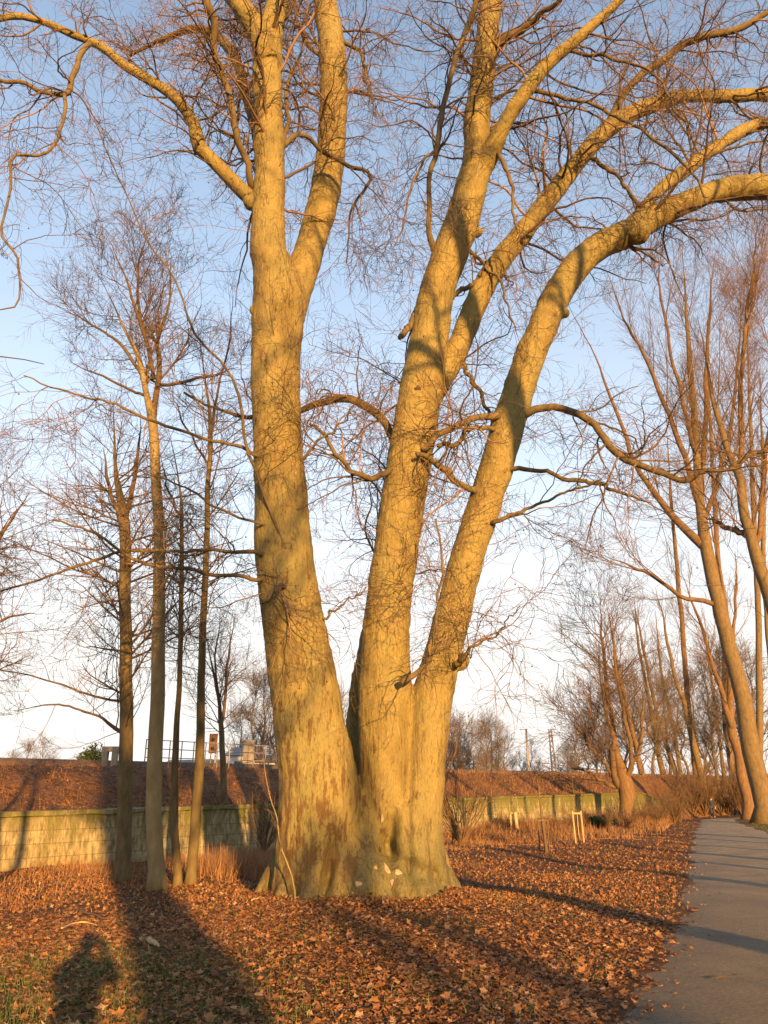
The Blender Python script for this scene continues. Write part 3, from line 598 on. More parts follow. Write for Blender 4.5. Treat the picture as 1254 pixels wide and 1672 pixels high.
    Ps = c[:, None, :] + np.stack([t * 0, t * 0, t * .016], -1)[None] - np.array([0, 0, .05]); Rs = np.repeat((.016 * np.sqrt(1 - (t * .96) ** 2))[None], 900, 0)
    st = np.stack([c, c - np.array([0, 0, .035])], 1)
    tag(MB().tubes(Ps, Rs, 5).tubes(st, np.full((900, 2), .0018), 3).build('seed_balls', M_TWIG, root, origin=base), kind='stuff')
    return root
plane_tree()

# ------------------------------------------------------------ tree building
def crown_levels(P0, R0, spec):
    out = []; P, R = P0, R0; bank = [(P, R)]
    for s in spec:
        P, R = spawn(P, R, *s[0], **s[1]); out.append((P, R))
    return out
def tree_px(label, trunk, limbs, spec, tmat, cmat=None, group=None, name='bare_tree', wob=.01, Y=None, t_from=.3, deep=1.5, extra=0):
    g = gp(trunk[0][0], trunk[0][1]) if Y is None else px(trunk[0][0], trunk[0][1], Y) * np.array([1, 1, 0])
    Yb = g[1]; base = np.array([g[0], g[1], float(hgt(g[0], g[1])) if g[1] < 60 else 0])
    root = empty(name, base, label, 'tree', group)
    D = limb_px([(trunk[0][0], trunk[0][1] + 4, trunk[0][2] * 1.5)] + [(trunk[0][0] * .75 + trunk[1][0] * .25 if False else trunk[0][0], trunk[0][1] - 18, trunk[0][2])] + list(trunk[1:]), Yb, Yb, 40, wob)
    D[0, 2] -= .15; D[-10:, 3] *= np.linspace(1, .2, 10)
    mb = MB(); mb.tubes(D[None, :, :3], D[None, :, 3], 12, True); mb.build('trunk', tmat, root, origin=base)
    n0 = int(40 * t_from); seeds = [spline(D[n0::2], 24)]
    cr = MB()
    for l in limbs:
        E = limb_px(l, Yb, Yb + rng.uniform(-deep, deep), 24, wob * 1.5); E[-8:, 3] *= np.linspace(1, .25, 8); seeds.append(E); cr.tubes(E[None, :, :3], E[None, :, 3], 8, True)
    P0, R0 = resample(seeds)
    lv = crown_levels(P0, R0, spec)
    for j, (P, R) in enumerate(lv): cr.tubes(P, R, max(3, 5 - j))
    cr.build('crown', cmat or M_CROWN, root, origin=base)
    return root
def sp_(n, t0, t1, ang, L, rr, N, wig, trop, **k): return ((n, t0, t1, ang, L, rr, N, wig, trop), k)
# left group
G_L = 'bare young trees standing in front of the wall'
tree_px('slender dark trunked bare tree with dense low crown, left of the pale trunk', [(200, 1440, 27), (205, 1300, 24), (206, 1100, 21), (204, 950, 19), (203, 850, 17), (190, 780, 9), (186, 700, 5), (184, 640, 3)],
    [[(204, 865, 11), (215, 800, 8), (225, 740, 5), (230, 680, 3)], [(203, 870, 8), (180, 800, 6), (168, 730, 4)], [(203, 1200, 7), (185, 1185, 6), (160, 1170, 4), (100, 1150, 3), (20, 1160, 2)], [(205, 1080, 7), (215, 1040, 5), (235, 1010, 3)]],
    [sp_(95, 0, 1, 68, 3.0, .35, 10, .08, .03, rmax=.03, lt=.55), sp_(800, .15, 1, 42, 1.1, .6, 7, .10, .04, rmin=.004), sp_(3200, .15, 1, 40, .5, .7, 5, .12, .02, rmin=.0035)], M_TRUNKB, M_CROWN, G_L, t_from=.32)
tree_px('straight bare tree with smooth pale golden trunk, forked high above', [(256, 1453, 29), (252, 1300, 26), (258, 1100, 23), (261, 950, 20), (257, 800, 17), (248, 680, 15), (242, 650, 10), (228, 590, 9), (205, 540, 6), (185, 495, 4), (150, 430, 3)],
    [[(248, 690, 12), (256, 640, 10), (262, 590, 8), (258, 560, 6), (275, 500, 4), (280, 420, 3)], [(252, 620, 6), (240, 560, 7), (220, 500, 5), (200, 440, 3), (170, 380, 2)], [(256, 560, 6), (230, 520, 5), (225, 450, 4), (240, 380, 3)], [(232, 615, 6), (195, 560, 5), (150, 530, 3), (90, 500, 2)], [(255, 630, 6), (320, 620, 5), (390, 600, 3)], [(245, 650, 5), (180, 620, 4), (110, 590, 2)]],
    [sp_(60, .15, 1, 40, 2.4, .45, 10, .10, .03, rmax=.03), sp_(700, .15, 1, 42, 1.2, .6, 7, .12, .02, rmin=.0045), sp_(3400, .15, 1, 42, .55, .7, 5, .14, .01, rmin=.0038)], M_TRUNKL, M_CROWN, G_L, t_from=.66)
tree_px('very thin dark bare tree right of the pale trunk', [(290, 1447, 15), (285, 1300, 13), (291, 1150, 9), (296, 1000, 8), (297, 830, 6), (290, 780, 4), (275, 700, 3)],
    [[(297, 850, 4), (275, 800, 3), (262, 740, 2)]],
    [sp_(36, .0, 1, 60, 1.6, .4, 9, .12, .02, rmax=.015), sp_(260, .15, 1, 42, .8, .6, 6, .12, .02), sp_(900, .15, 1, 40, .4, .7, 5, .12, .02)], M_TRUNKB, M_CROWN, G_L, t_from=.4)
tree_px('thin bare tree with dark slightly bent trunk between the thinnest tree and the plane tree', [(312, 1446, 18), (322, 1300, 17), (327, 1180, 14), (332, 1000, 11), (338, 850, 9), (343, 700, 7), (335, 620, 4), (320, 520, 3)],
    [[(343, 720, 5), (355, 640, 4), (375, 560, 3), (380, 480, 2)], [(340, 760, 4), (300, 690, 3), (280, 640, 2)]],
    [sp_(48, .0, 1, 50, 2.0, .4, 9, .12, .03, rmax=.02), sp_(420, .15, 1, 42, 1.0, .6, 6, .12, .02), sp_(1700, .15, 1, 40, .45, .7, 5, .12, .02)], M_TRUNKB, M_CROWN, G_L, t_from=.42)
tree_px('small twin stemmed bare tree close to the wall beside the plane tree', [(371, 1396, 13), (366, 1300, 11), (362, 1200, 9), (358, 1150, 6), (347, 1090, 4), (335, 1030, 3)],
    [[(361, 1190, 6), (368, 1140, 5), (372, 1080, 4), (385, 1000, 2)], [(358, 1150, 4), (352, 1080, 3), (360, 1000, 2)]],
    [sp_(40, .1, 1, 45, 2.4, .4, 9, .10, .04, rmax=.02), sp_(360, .15, 1, 42, 1.2, .6, 6, .12, .02), sp_(1400, .15, 1, 40, .6, .7, 5, .12, .02, rmin=.005)], M_TRUNKB, M_CROWN, G_L, t_from=.4)
tree_px('bare tree at the left edge of the view with only its crown reaching in', [(-60, 1420, 20), (-62, 1200, 17), (-50, 1000, 14), (-40, 850, 10), (-30, 700, 5)],
    [[(-45, 950, 6), (0, 880, 5), (50, 800, 3)], [(-52, 1050, 6), (10, 1010, 4), (70, 1000, 2)]],
    [sp_(60, .0, 1, 60, 2.6, .4, 9, .10, .03, rmax=.03), sp_(600, .15, 1, 42, 1.2, .6, 6, .12, .02), sp_(2400, .15, 1, 40, .55, .7, 5, .12, .02, rmin=.004)], M_TRUNKB, M_CROWN, G_L, t_from=.35)
# right group
G_R = 'tall bare trees lining the path'
fan = [sp_(70, .1, 1, 28, 8.5, .35, 12, .05, .05, rmax=.05, lt=.4), sp_(800, .12, 1, 28, 3.8, .5, 8, .07, .04, rmax=.02, rmin=.010), sp_(4500, .12, 1, 32, 1.7, .6, 6, .09, .03, rmin=.008), sp_(7000, .15, 1, 34, .8, .7, 4, .10, .02, rmin=.007)]
tree_px('tallest bare tree with thick golden trunk at the right edge beyond the path', [(1247, 1345, 32), (1232, 1250, 30), (1215, 1150, 27), (1192, 1060, 24), (1172, 980, 22), (1153, 890, 20), (1140, 800, 13), (1135, 700, 12), (1128, 600, 9), (1120, 500, 6), (1115, 400, 4)],
    [[(1152, 895, 16), (1100, 842, 12), (1052, 780, 9), (1010, 690, 6), (980, 600, 4), (940, 520, 3)], [(1175, 990, 9), (1112, 972, 7), (1060, 935, 6), (1040, 930, 5), (980, 905, 3)], [(1145, 810, 11), (1150, 700, 9), (1155, 560, 6), (1165, 420, 4)], [(1140, 820, 11), (1110, 720, 9), (1060, 600, 6), (1020, 520, 4), (990, 440, 3)], [(1148, 850, 9), (1180, 760, 7), (1200, 640, 5), (1215, 480, 3)], [(1136, 740, 8), (1105, 620, 6), (1080, 480, 4), (1070, 380, 2)]],
    fan, M_TRUNKG, M_CROWN, G_R, t_from=.42, deep=5, wob=.06)
tree_px('reddish trunked bare tree that splits in two, just left of the thick golden trunk', [(1222, 1338, 19), (1212, 1270, 17), (1207, 1232, 16), (1195, 1188, 14), (1192, 1100, 9), (1186, 1000, 6), (1170, 900, 4), (1150, 800, 3)],
    [[(1197, 1195, 11), (1180, 1140, 9), (1165, 1090, 7), (1140, 1010, 5), (1110, 930, 3)], [(1192, 1110, 6), (1200, 1000, 5), (1200, 900, 3)]],
    [sp_(34, .1, 1, 32, 6, .4, 10, .07, .05, rmax=.04), sp_(300, .12, 1, 32, 3.0, .5, 7, .08, .03, rmin=.010), sp_(1500, .12, 1, 34, 1.4, .6, 5, .09, .03, rmin=.008)], M_TRUNKR, M_TRUNKR, G_R, t_from=.45, deep=3, wob=.05)
rt = [('leaning bare tree with olive trunk beside the walking person', [(1156, 1330, 12), (1140, 1250, 11), (1130, 1205, 10), (1118, 1150, 8), (1100, 1095, 6), (1085, 1020, 4), (1070, 960, 3)], M_TRUNKG),
      ('leaning bare tree with lit left side, left one of a crossing pair', [(1114, 1329, 9), (1100, 1255, 8), (1085, 1205, 7), (1075, 1170, 6), (1058, 1095, 5), (1045, 1030, 4), (1035, 980, 2)], M_TRUNKG),
      ('dark thin bare tree, right one of a crossing pair', [(1118, 1322, 8), (1108, 1240, 7), (1100, 1190, 6), (1088, 1140, 5), (1078, 1080, 4), (1070, 1000, 3)], M_TRUNKB),
      ('bare tree with a lit olive trunk midway between the pollard and the crossing pair', [(1092, 1328, 10), (1077, 1240, 9), (1070, 1200, 8), (1062, 1157, 7), (1050, 1095, 5), (1040, 1030, 4), (1035, 970, 2)], M_TRUNKG),
      ('bare tree with straight trunk directly right of the pollard', [(1062, 1330, 11), (1050, 1280, 10), (1045, 1250, 9), (1027, 1166, 7), (1010, 1100, 5), (1000, 1040, 4), (990, 980, 3)], M_TRUNKR),
      ('slim bare tree rising at the far edge of the path behind the reddish trunk', [(1190, 1325, 7), (1180, 1250, 6), (1172, 1180, 5), (1160, 1100, 4), (1155, 1020, 2)], M_TRUNKB),
      ('tall reddish bare tree reaching high between the leaning trunks and the right edge', [(1200, 1329, 12), (1190, 1200, 11), (1180, 1000, 9), (1168, 850, 7), (1160, 700, 5), (1156, 560, 3)], M_TRUNKR),
      ('tall straight bare tree behind the thick golden trunk', [(1238, 1332, 13), (1240, 1150, 11), (1236, 950, 9), (1228, 780, 7), (1222, 600, 4), (1220, 500, 2)], M_TRUNKG),
      ('tall bare tree whose reddish stem rises over the crown of the row', [(1140, 1328, 11), (1125, 1150, 9), (1108, 960, 7), (1096, 820, 5), (1088, 690, 3)], M_TRUNKR),
      ('tall bare tree at the far right edge with a slim pale stem', [(1256, 1334, 11), (1262, 1150, 10), (1248, 950, 8), (1245, 760, 6), (1240, 600, 3)], M_TRUNKG)]
for lab, tr, mt in rt:
    tree_px(lab, tr, [], [sp_(22, .0, 1, 34, 6.0, .45, 10, .06, .05, rmax=.03), sp_(130, .12, 1, 34, 2.8, .5, 7, .08, .03, rmin=.010), sp_(700, .12, 1, 36, 1.4, .6, 5, .09, .02, rmin=.008)], mt, M_CROWN, G_R, t_from=.35, wob=.05)
# pollard with a squat trunk and wide crown
tree_px('old pollarded tree with squat thick trunk and wide bare crown', [(1022, 1351, 22), (1021, 1320, 21), (1020, 1290, 27), (1016, 1262, 22), (1008, 1230, 12), (1000, 1180, 8), (990, 1100, 6), (982, 1020, 4), (980, 965, 2)],
    [[(1010, 1285, 12), (999, 1250, 10), (998, 1200, 7), (985, 1130, 4), (975, 1050, 3)], [(1020, 1280, 13), (1030, 1240, 8), (1018, 1160, 6), (1005, 1080, 4), (1000, 1000, 3)], [(1005, 1280, 7), (970, 1225, 5), (940, 1180, 3)], [(1005, 1285, 6), (960, 1260, 5), (925, 1250, 3)], [(1025, 1270, 8), (1045, 1210, 6), (1052, 1120, 4)]],
    [sp_(80, .1, 1, 50, 5.4, .4, 10, .07, .03, rmax=.035), sp_(700, .12, 1, 40, 2.7, .5, 7, .08, .02, rmin=.012), sp_(3400, .12, 1, 40, 1.3, .6, 5, .09, .02, rmin=.010)], M_TRUNKR, M_CROWN, None, 'pollard_tree', t_from=.5, deep=3, wob=.05)
# tree whose foot is out of view on the right
tree_px('bare tree leaning in from the right edge with its foot out of view', [(1330, 1375, 34), (1310, 1200, 31), (1275, 1030, 27), (1228, 890, 18), (1207, 780, 14), (1185, 735, 10), (1165, 650, 8), (1140, 520, 5)],
    [[(1225, 880, 11), (1180, 855, 8), (1150, 845, 5)], [(1205, 770, 9), (1210, 650, 8), (1225, 500, 6), (1235, 350, 3)], [(1190, 745, 8), (1240, 740, 6), (1290, 700, 4)], [(1230, 895, 10), (1250, 780, 8), (1262, 640, 6), (1270, 480, 4)]],
    [sp_(60, .1, 1, 32, 6.5, .35, 12, .06, .05, rmax=.04, lt=.4), sp_(800, .12, 1, 30, 3.2, .5, 8, .07, .04, rmax=.018, rmin=.008), sp_(4500, .12, 1, 32, 1.4, .6, 6, .09, .03, rmin=.0065), sp_(7000, .15, 1, 34, .7, .7, 4, .10, .02, rmin=.006)], M_TRUNKG, M_TRUNKR, G_R, t_from=.45, deep=4, wob=.05)

# generic bare tree, reused by copying
def generic(label, h, r, spread, spec, mat, cmat, name='bare_tree', group=None, lean=0, t_from=.3, fork=None):
    root = empty(name, (0, 0, 0), label, 'tree', group)
    n = 9; pts = [[lean * (i / n) ** 1.3 * h + rng.normal(0, .012) * h * (i > 1), rng.normal(0, .01) * h * (i > 1), h * i / n - .2 * (i == 0), r * (1.35 if i == 0 else 1 - .9 * (i / n))] for i in range(n + 1)]
    D = spline(pts, 40); mb = MB(); mb.tubes(D[None, :, :3], D[None, :, 3], 12, True)
    seeds = [spline(D[int(40 * t_from)::2], 24)]
    if fork:
        for f0, fx, fy, ft, fr in fork:
            p = D[int(39 * f0)]; E = spline([[*p[:3], fr * r], [p[0] + fx * .4, p[1] + fy * .4, p[2] + ft * .3, fr * r * .9], [p[0] + fx, p[1] + fy, p[2] + ft, fr * r * .35]], 24); mb.tubes(E[None, :, :3], E[None, :, 3], 12, True); seeds.append(E)
    mb.build('trunk', mat, root)
    P0, R0 = resample(seeds); cr = MB()
    for j, (P, R) in enumerate(crown_levels(P0, R0, spec)): cr.tubes(P, R, max(3, 5 - j))
    cr.build('crown', cmat, root); return root
def put(o, x, y, z, rz=0, s=1.0, label=None, first=False):
    c = o if first else copy_tree(o); c.location = (x, y, z); c.rotation_euler = (0, 0, rz); c.scale = (s, s, s)
    if label: c['label'] = label
    return c
# far woods
protos = []
for j in range(4):
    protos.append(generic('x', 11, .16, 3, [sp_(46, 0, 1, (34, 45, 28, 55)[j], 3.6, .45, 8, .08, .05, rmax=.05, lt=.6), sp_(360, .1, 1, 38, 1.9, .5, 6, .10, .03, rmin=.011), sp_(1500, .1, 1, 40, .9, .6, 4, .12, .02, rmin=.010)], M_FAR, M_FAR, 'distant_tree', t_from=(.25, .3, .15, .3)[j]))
used = [False] * 4
def far(x_, Y_, z_, h_, lab, grp):
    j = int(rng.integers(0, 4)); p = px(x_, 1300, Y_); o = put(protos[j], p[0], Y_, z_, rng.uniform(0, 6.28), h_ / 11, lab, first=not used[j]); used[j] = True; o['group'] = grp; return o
GF = 'distant bare trees beyond the railway bank'
LF = ['distant grey bare tree beyond the bank, in the clump right of the plane tree', 'faint distant bare tree beyond the bank left of the two railway masts']
for x_, h_ in ((718, 12.5), (728, 13), (741, 12), (752, 11), (763, 12), (774, 10.5), (786, 10), (797, 11), (806, 12), (815, 11), (826, 10)): far(x_, rng.uniform(104, 118), 0, h_, LF[0], GF)
for x_, h_ in ((838, 6), (852, 7), (872, 8.5), (884, 6), (915, 7), (930, 9), (942, 7)): far(x_, rng.uniform(118, 140), 0, h_ + 1, 'faint distant bare tree beyond the bank near the two railway masts', 'faint trees near the masts')
for x_, h_ in ((948, 12), (962, 14), (978, 18), (1000, 17), (1030, 18), (1050, 19), (1075, 18), (1100, 20), (1125, 19), (1150, 20), (1175, 19), (1200, 20), (1225, 19), (1250, 20)): far(x_, rng.uniform(92, 118), 0, h_ * .92, 'distant bare tree in the wood behind the path', 'distant trees in the wood behind the path')
for x_, h_ in ((388, 9.5), (405, 11), (425, 12), (440, 10), (455, 11), (556, 11)): far(x_, rng.uniform(66, 80), 0, h_, 'distant bare tree beyond the bank, left of the plane tree', 'distant trees beyond the bank left of the plane tree')
for x_, h_ in ((10, 5.2), (35, 6), (60, 5.5), (80, 5.0)): far(x_, rng.uniform(60, 75), 0, h_, 'low distant bare tree just showing above the bank at far left', 'low distant trees at far left')
# trees behind the viewpoint whose long shadows fall into the picture
dvec = np.array([-math.sin(SUN_AZ), math.cos(SUN_AZ)])
shade = generic('tall bare tree behind the viewpoint, its forked shadow crossing the lower left', 19, .66, 5,
    [sp_(34, .05, 1, 48, 5.0, .4, 10, .10, .04, rmax=.10), sp_(240, .1, 1, 42, 2.4, .5, 7, .12, .02, rmin=.012), sp_(900, .1, 1, 42, 1.1, .6, 5, .12, .02, rmin=.008)], M_TRUNKB, M_CROWN, t_from=.62, fork=[(.27, -1.5, 0, 7, .6), (.30, 1.1, .2, 7, .5)])
for o_ in shade.children: pass
def back_from(X, Y, s): return X - dvec[0] * s, Y - dvec[1] * s
x, y = back_from(-1.52, 7.0, 27); put(shade, x, y, 0, SUN_AZ, 1.0, first=True)
slim = generic('slim', 17, .27, 4, [sp_(22, .0, 1, 42, 4.4, .4, 10, .10, .05, rmax=.08), sp_(120, .1, 1, 40, 2.0, .5, 7, .12, .03, rmin=.01), sp_(400, .1, 1, 40, .9, .6, 5, .12, .02, rmin=.007)], M_TRUNKB, M_CROWN, 'bare_tree', 'bare trees outside the view', t_from=.55)
ax_, ay_ = back_from(4.3, 10.1, 14.4)
ta = empty('bare_tree', (ax_, ay_, 0), 'bare tree right of the viewpoint casting the nearest shadow across the path', 'tree')
Da = spline([(0, 0, -.2, .38), (.02, 0, 1, .33), (.05, 0, 5, .30), (.15, 0, 9, .22), (-.1, 0, 12, .25), (-.9, .1, 15, .24), (-1.8, .2, 18, .18), (-2.2, .2, 22, .07)], 40)
Db = spline([(.12, 0, 10.5, .18), (.9, .2, 12, .16), (1.4, .3, 14.5, .13), (1.5, .3, 18, .05)], 24); Dc = spline([(-.1, 0, 12.2, .16), (-1.5, 0, 12.8, .14), (-3.2, .2, 14.3, .10), (-4.6, .2, 17, .04)], 24)
mb = MB()
for D in (Da, Db, Dc): mb.tubes(D[None, :, :3], D[None, :, 3], 12, True)
mb.build('trunk', M_TRUNKB, ta)
P0, R0 = resample([spline(Da[26::2], 24), Db, Dc]); cr = MB()
for j, (P, R) in enumerate(crown_levels(P0, R0, [sp_(34, .2, 1, 50, 4.0, .5, 10, .1, .03, rmax=.07), sp_(240, .1, 1, 42, 2, .5, 7, .12, .02, rmin=.01), sp_(900, .1, 1, 42, 1, .6, 5, .12, .02, rmin=.007)])): cr.tubes(P, R, 4)
cr.build('crown', M_CROWN, ta)
firsts = True
for (X, Y, s, rz, sc, lab) in ((7.4, 16.8, 13.4, 2, 1.05, 'bare tree right of the path casting the second shadow across it'),
                               (9.2, 20.8, 13.0, 4, .75, 'slim bare tree right of the path casting the third shadow'), (10.6, 24.0, 12.6, 1, 1.1, 'bare tree right of the path casting the fourth shadow'), (12.6, 28.5, 12, 3, .6, 'slim bare tree right of the path casting the fifth shadow'), (14.5, 33, 11, 5, .9, 'bare tree right of the path casting the sixth shadow'),
                               (-8.80, 19.8, 15, 1, .45, 'bare tree left of the viewpoint, the nearer one shading the left end of the wall'), (-8.52, 20.0, 18, 2.2, .5, 'bare tree left of the viewpoint, the farther one shading the left end of the wall')):
    x, y = back_from(X, Y, s); put(slim, x, y, 0, rz, sc, lab, first=firsts); firsts = False
col = generic('dense upright young tree behind the viewpoint veiling the low sun', 8.2, .11, 2, [sp_(90, .0, 1, 24, 1.6, .6, 8, .05, .08, rmax=.035), sp_(700, .05, 1, 26, .9, .7, 6, .08, .06, rmin=.009), sp_(2200, .05, 1, 32, .5, .7, 4, .1, .03, rmin=.008)], M_TRUNKB, M_CROWN, t_from=.12)
x, y = back_from(2.1, 7.0, 34); put(col, x, y, 0, 0, 1.0, first=True)
x, y = back_from(.9, 7.0, 37); put(col, x, y, 0, 2.0, .9, 'smaller dense upright young tree behind the viewpoint')

# ------------------------------------------------------------ shrubs, saplings and stakes
def shrub(label, g, n, h, mat, name='bare_shrub', spread=30, lean=None, rmin=.008):
    base = np.array([g[0], g[1], float(hgt(g[0], g[1]))]); root = empty(name, base, label, 'shrub')
    P0 = np.repeat(base[None, None], 1, 0) + np.array([[[0, 0, -.1], [0, 0, .15]]]); R0 = np.full((1, 2), .06)
    P, R = spawn(P0, R0, n, .4, 1, spread, h, .4, 10, .06, .05, 0, .012, .3, .03)
    P1, R1 = spawn(P, R, n * 6, .2, 1, 30, h * .4, .6, 7, .08, .04, .3, rmin); P2, R2 = spawn(P1, R1, n * 18, .2, 1, 34, h * .2, .6, 5, .1, .03, .3, rmin * .9)
    MB().tubes(P, R, 6).build('stem', mat, root, origin=base); MB().tubes(P1, R1, 4).tubes(P2, R2, 3).build('twigs', M_CROWN, root, origin=base)
    return root
sh = shrub('many stemmed bare shrub right of the plane tree', gp(752, 1381), 26, 3.0, M_TRUNKR)
b0 = gp(742, 1378)
tree_px('small crooked bare tree leaning left beside the many stemmed shrub', [(744, 1378, 10), (738, 1340, 9), (727, 1305, 8), (716, 1270, 6), (703, 1235, 4), (690, 1190, 3)], [[(722, 1290, 4), (740, 1240, 3), (752, 1190, 2)]],
    [sp_(26, .1, 1, 45, 1.8, .5, 8, .1, .03, rmax=.02), sp_(160, .1, 1, 42, .9, .6, 6, .12, .02, rmin=.007), sp_(500, .1, 1, 42, .45, .6, 5, .12, .02, rmin=.006)], M_TRUNKR, M_CROWN, None, t_from=.35, wob=.02)
for j, (x_, y_, h_) in enumerate(((868, 1330, 2.2), (1000, 1328, 2.0), (1080, 1328, 2.2), (1205, 1322, 3.2), (430, 1400, 1.6))):
    shrub(['reddish bare shrub before the wall behind the staked saplings', 'reddish bare shrub behind the pollard trunk', 'reddish bare shrub among the leaning trees', 'reddish bare thicket beyond the walking person', 'thin bare shrub between the wall and the plane tree foot'][j], gp(x_, y_), 18, h_, M_TRUNKR, rmin=.012 if j < 4 else .006)
thick = shrub('reddish bare thicket before the far wall', np.array([15.0, 62.0, 0]), 26, 2.6, M_TRUNKR, rmin=.011)
g_ = [(u_, -1.5 - 2.2 * ((i * 7) % 3) / 2) for i, u_ in enumerate(np.arange(25, 74, 1.15))]
for i, (u_, a_) in enumerate(g_):
    p = wp(u_ + rng.uniform(-.6, .6), a_); x_ = float(p[0]); y_ = float(p[1])
    if x_ - path_c(y_) > -3: continue
    c = put(thick, x_, y_, 0, rng.uniform(0, 6.28), rng.uniform(.22, .42) if u_ < 40 else (rng.uniform(.4, .7) if u_ < 50 else rng.uniform(.8, 1.2))); c['label'] = 'reddish bare bush in the belt of undergrowth along the far wall'; c['group'] = 'bushes along the far wall'
for i in range(16):
    x_, y_ = float(rng.uniform(27, 48)), float(rng.uniform(74, 92)); c = put(thick, x_, y_, 0, rng.uniform(0, 6.28), rng.uniform(1.1, 1.8)); c['label'] = 'reddish bare bush in the thicket beyond the end of the path'; c['group'] = 'bushes beyond the end of the path'
# sucker shoots at the trunk foot
def sucker(label, pts, Y):
    D = limb_px(pts, Y, Y, 24, .01); base = D[0, :3].copy(); root = empty('sucker_shoot', base, label, 'plant')
    P1, R1 = spawn(D[None, :, :3], D[None, :, 3], 14, .3, 1, 40, .6, .6, 7, .1, .03, .3, .004); P2, R2 = spawn(P1, R1, 30, .2, 1, 40, .25, .6, 5, .1, 0, .3, .003)
    MB().tubes(D[None, :, :3], D[None, :, 3], 6, True).build('stem', M_TRUNKL, root, origin=base); MB().tubes(P1, R1, 4).tubes(P2, R2, 3).build('twigs', M_CROWN, root, origin=base)
sucker('thin pale shoot leaning at the left foot of the plane tree', [(484, 1478, 3.4), (478, 1430, 3), (460, 1388, 2.6), (452, 1340, 2), (436, 1280, 1.4), (430, 1230, 1)], 13.6)
def sapling(label, top, base_px, Y, r=.018):
    g = px(base_px[0], base_px[1], Y); base = np.array([g[0], g[1], float(hgt(g[0], g[1]))]); t = px(top[0], top[1], Y)
    root = empty('staked_sapling', base, label, 'sapling'); D = spline([[*base, r * 1.2], [*(base * .6 + t * .4), r], [*t, r * .4]], 24, .01)
    P1, R1 = spawn(D[None, :, :3], D[None, :, 3], 12, .4, 1, 35, .7, .6, 7, .1, .05, .5, .007)
    MB().tubes(D[None, :, :3], D[None, :, 3], 8, True).build('stem', M_TRUNKB, root, origin=base); MB().tubes(P1, R1, 4).build('twigs', M_CROWN, root, origin=base)
def stakes(label, posts, Y, bars, mat, group, cat='tree stake'):
    g = px(posts[0][0], posts[0][1], Y); base = np.array([g[0], g[1], 0.0]); root = empty('tree_stakes', base, label, cat, group)
    for (xb, yb, xt, yt, w, dy) in posts:
        a = px(xb, yb, Y + dy); a[2] = -.1; b_ = px(xt, yt, Y + dy); r = w * zc(b_) / FPX / 2
        v = (b_ - a); P = np.array([a, a + v * .5, a + v * .97, a + v]); mb = MB(); mb.tubes(P[None], np.array([[r * 1.05, r, r * .97, r * .75]]), 10, True); mb.build('post', mat, root, origin=base)
    for (x0, y0, x1, y1, w, dy) in bars:
        a = px(x0, y0, Y + dy); b_ = px(x1, y1, Y + dy); r = w * zc(a) / FPX / 2; c = (a + b_) / 2; L_ = np.linalg.norm(b_ - a)
        MB().box(c, (L_, .03, r * 2), 0).build('crossbar', mat, root, smooth=False, origin=base)
    return root
Y1 = gp(845, 1365)[1]; Y2 = gp(893, 1395)[1]; Y3 = gp(946, 1380)[1]
GS = 'wooden stakes supporting young trees'
stakes('pair of pale stakes, one thick one thin, nearest the many stemmed shrub', [(836, 1362, 833, 1327, 2.8, .2), (846, 1365, 841, 1326, 6, 0)], Y1, [(833, 1328, 842, 1328, 1.6, .06)], M_WOOD, GS)
stakes('weathered dark stake with a short crossbar, the middle one of three', [(893, 1395, 886, 1337, 5, 0), (881, 1392, 879, 1341, 2.2, .6), (898, 1393, 893, 1338, 2.5, .6)], Y2, [(874, 1339.5, 893, 1339.5, 2.6, -.09)], M_DARKWOOD, GS)
stakes('pale frame of stakes joined by a crossbar, right one of the three', [(940.5, 1379, 934.5, 1324, 3, 0), (954, 1380, 948, 1324, 3, 0), (946, 1376, 941.5, 1327, 2, .6)], Y3, [(934, 1328, 949, 1328, 2.6, -.07)], M_WOOD, GS)
sapling('young whip sapling tied at the pair of pale stakes', (832, 1276), (840, 1362), Y1 + .15)
sapling('young sapling with thin twigs tied at the dark stake', (877, 1265), (891, 1393), Y2 + .25, .03)
sapling('young sapling inside the pale stake frame', (934, 1268), (946, 1377), Y3 + .3)
# small dark evergreen bush
def bush(label, g, r, h, n=1800, mat=None, z0=0, name='evergreen_bush'):
    base = np.array([g[0], g[1], z0]); root = empty(name, base, label, 'bush')
    MB().tube([base + [0, 0, -.1], base + [0, 0, h * .5]], [.04, .02], 8).build('stem', M_TRUNKB, root, origin=base)
    a = rng.normal(0, 1, (n, 3)); a = nrm(a) * (rng.random((n, 1)) ** .4) * (1 + .25 * np.sin(a[:, :1] * 7)); pos = base + a * [r, r, h * .45] + [0, 0, h * .55]
    V, F = scatter(V0, F0, pos, rng.uniform(.04, .10, n) * max(1, r / .6), 1.0, .4); MB().add(V, [F]).build('foliage', mat or M_NEEDLE, root, smooth=False, origin=base)
bush('small dark evergreen bush right of the pale stake frame', gp(981, 1358), .55, .75)
p = px(118, 1246, 60); bush('dark rounded evergreen beyond the bank, left of the concrete portal', (p[0] + 1.2, 60), .9, 2.0, 1200, z0=3.0)
p = px(146, 1246, 60); bush('second dark rounded evergreen, closest to the concrete portal', (p[0] + .3, 60), .8, 2.3, 1200, z0=3.0)

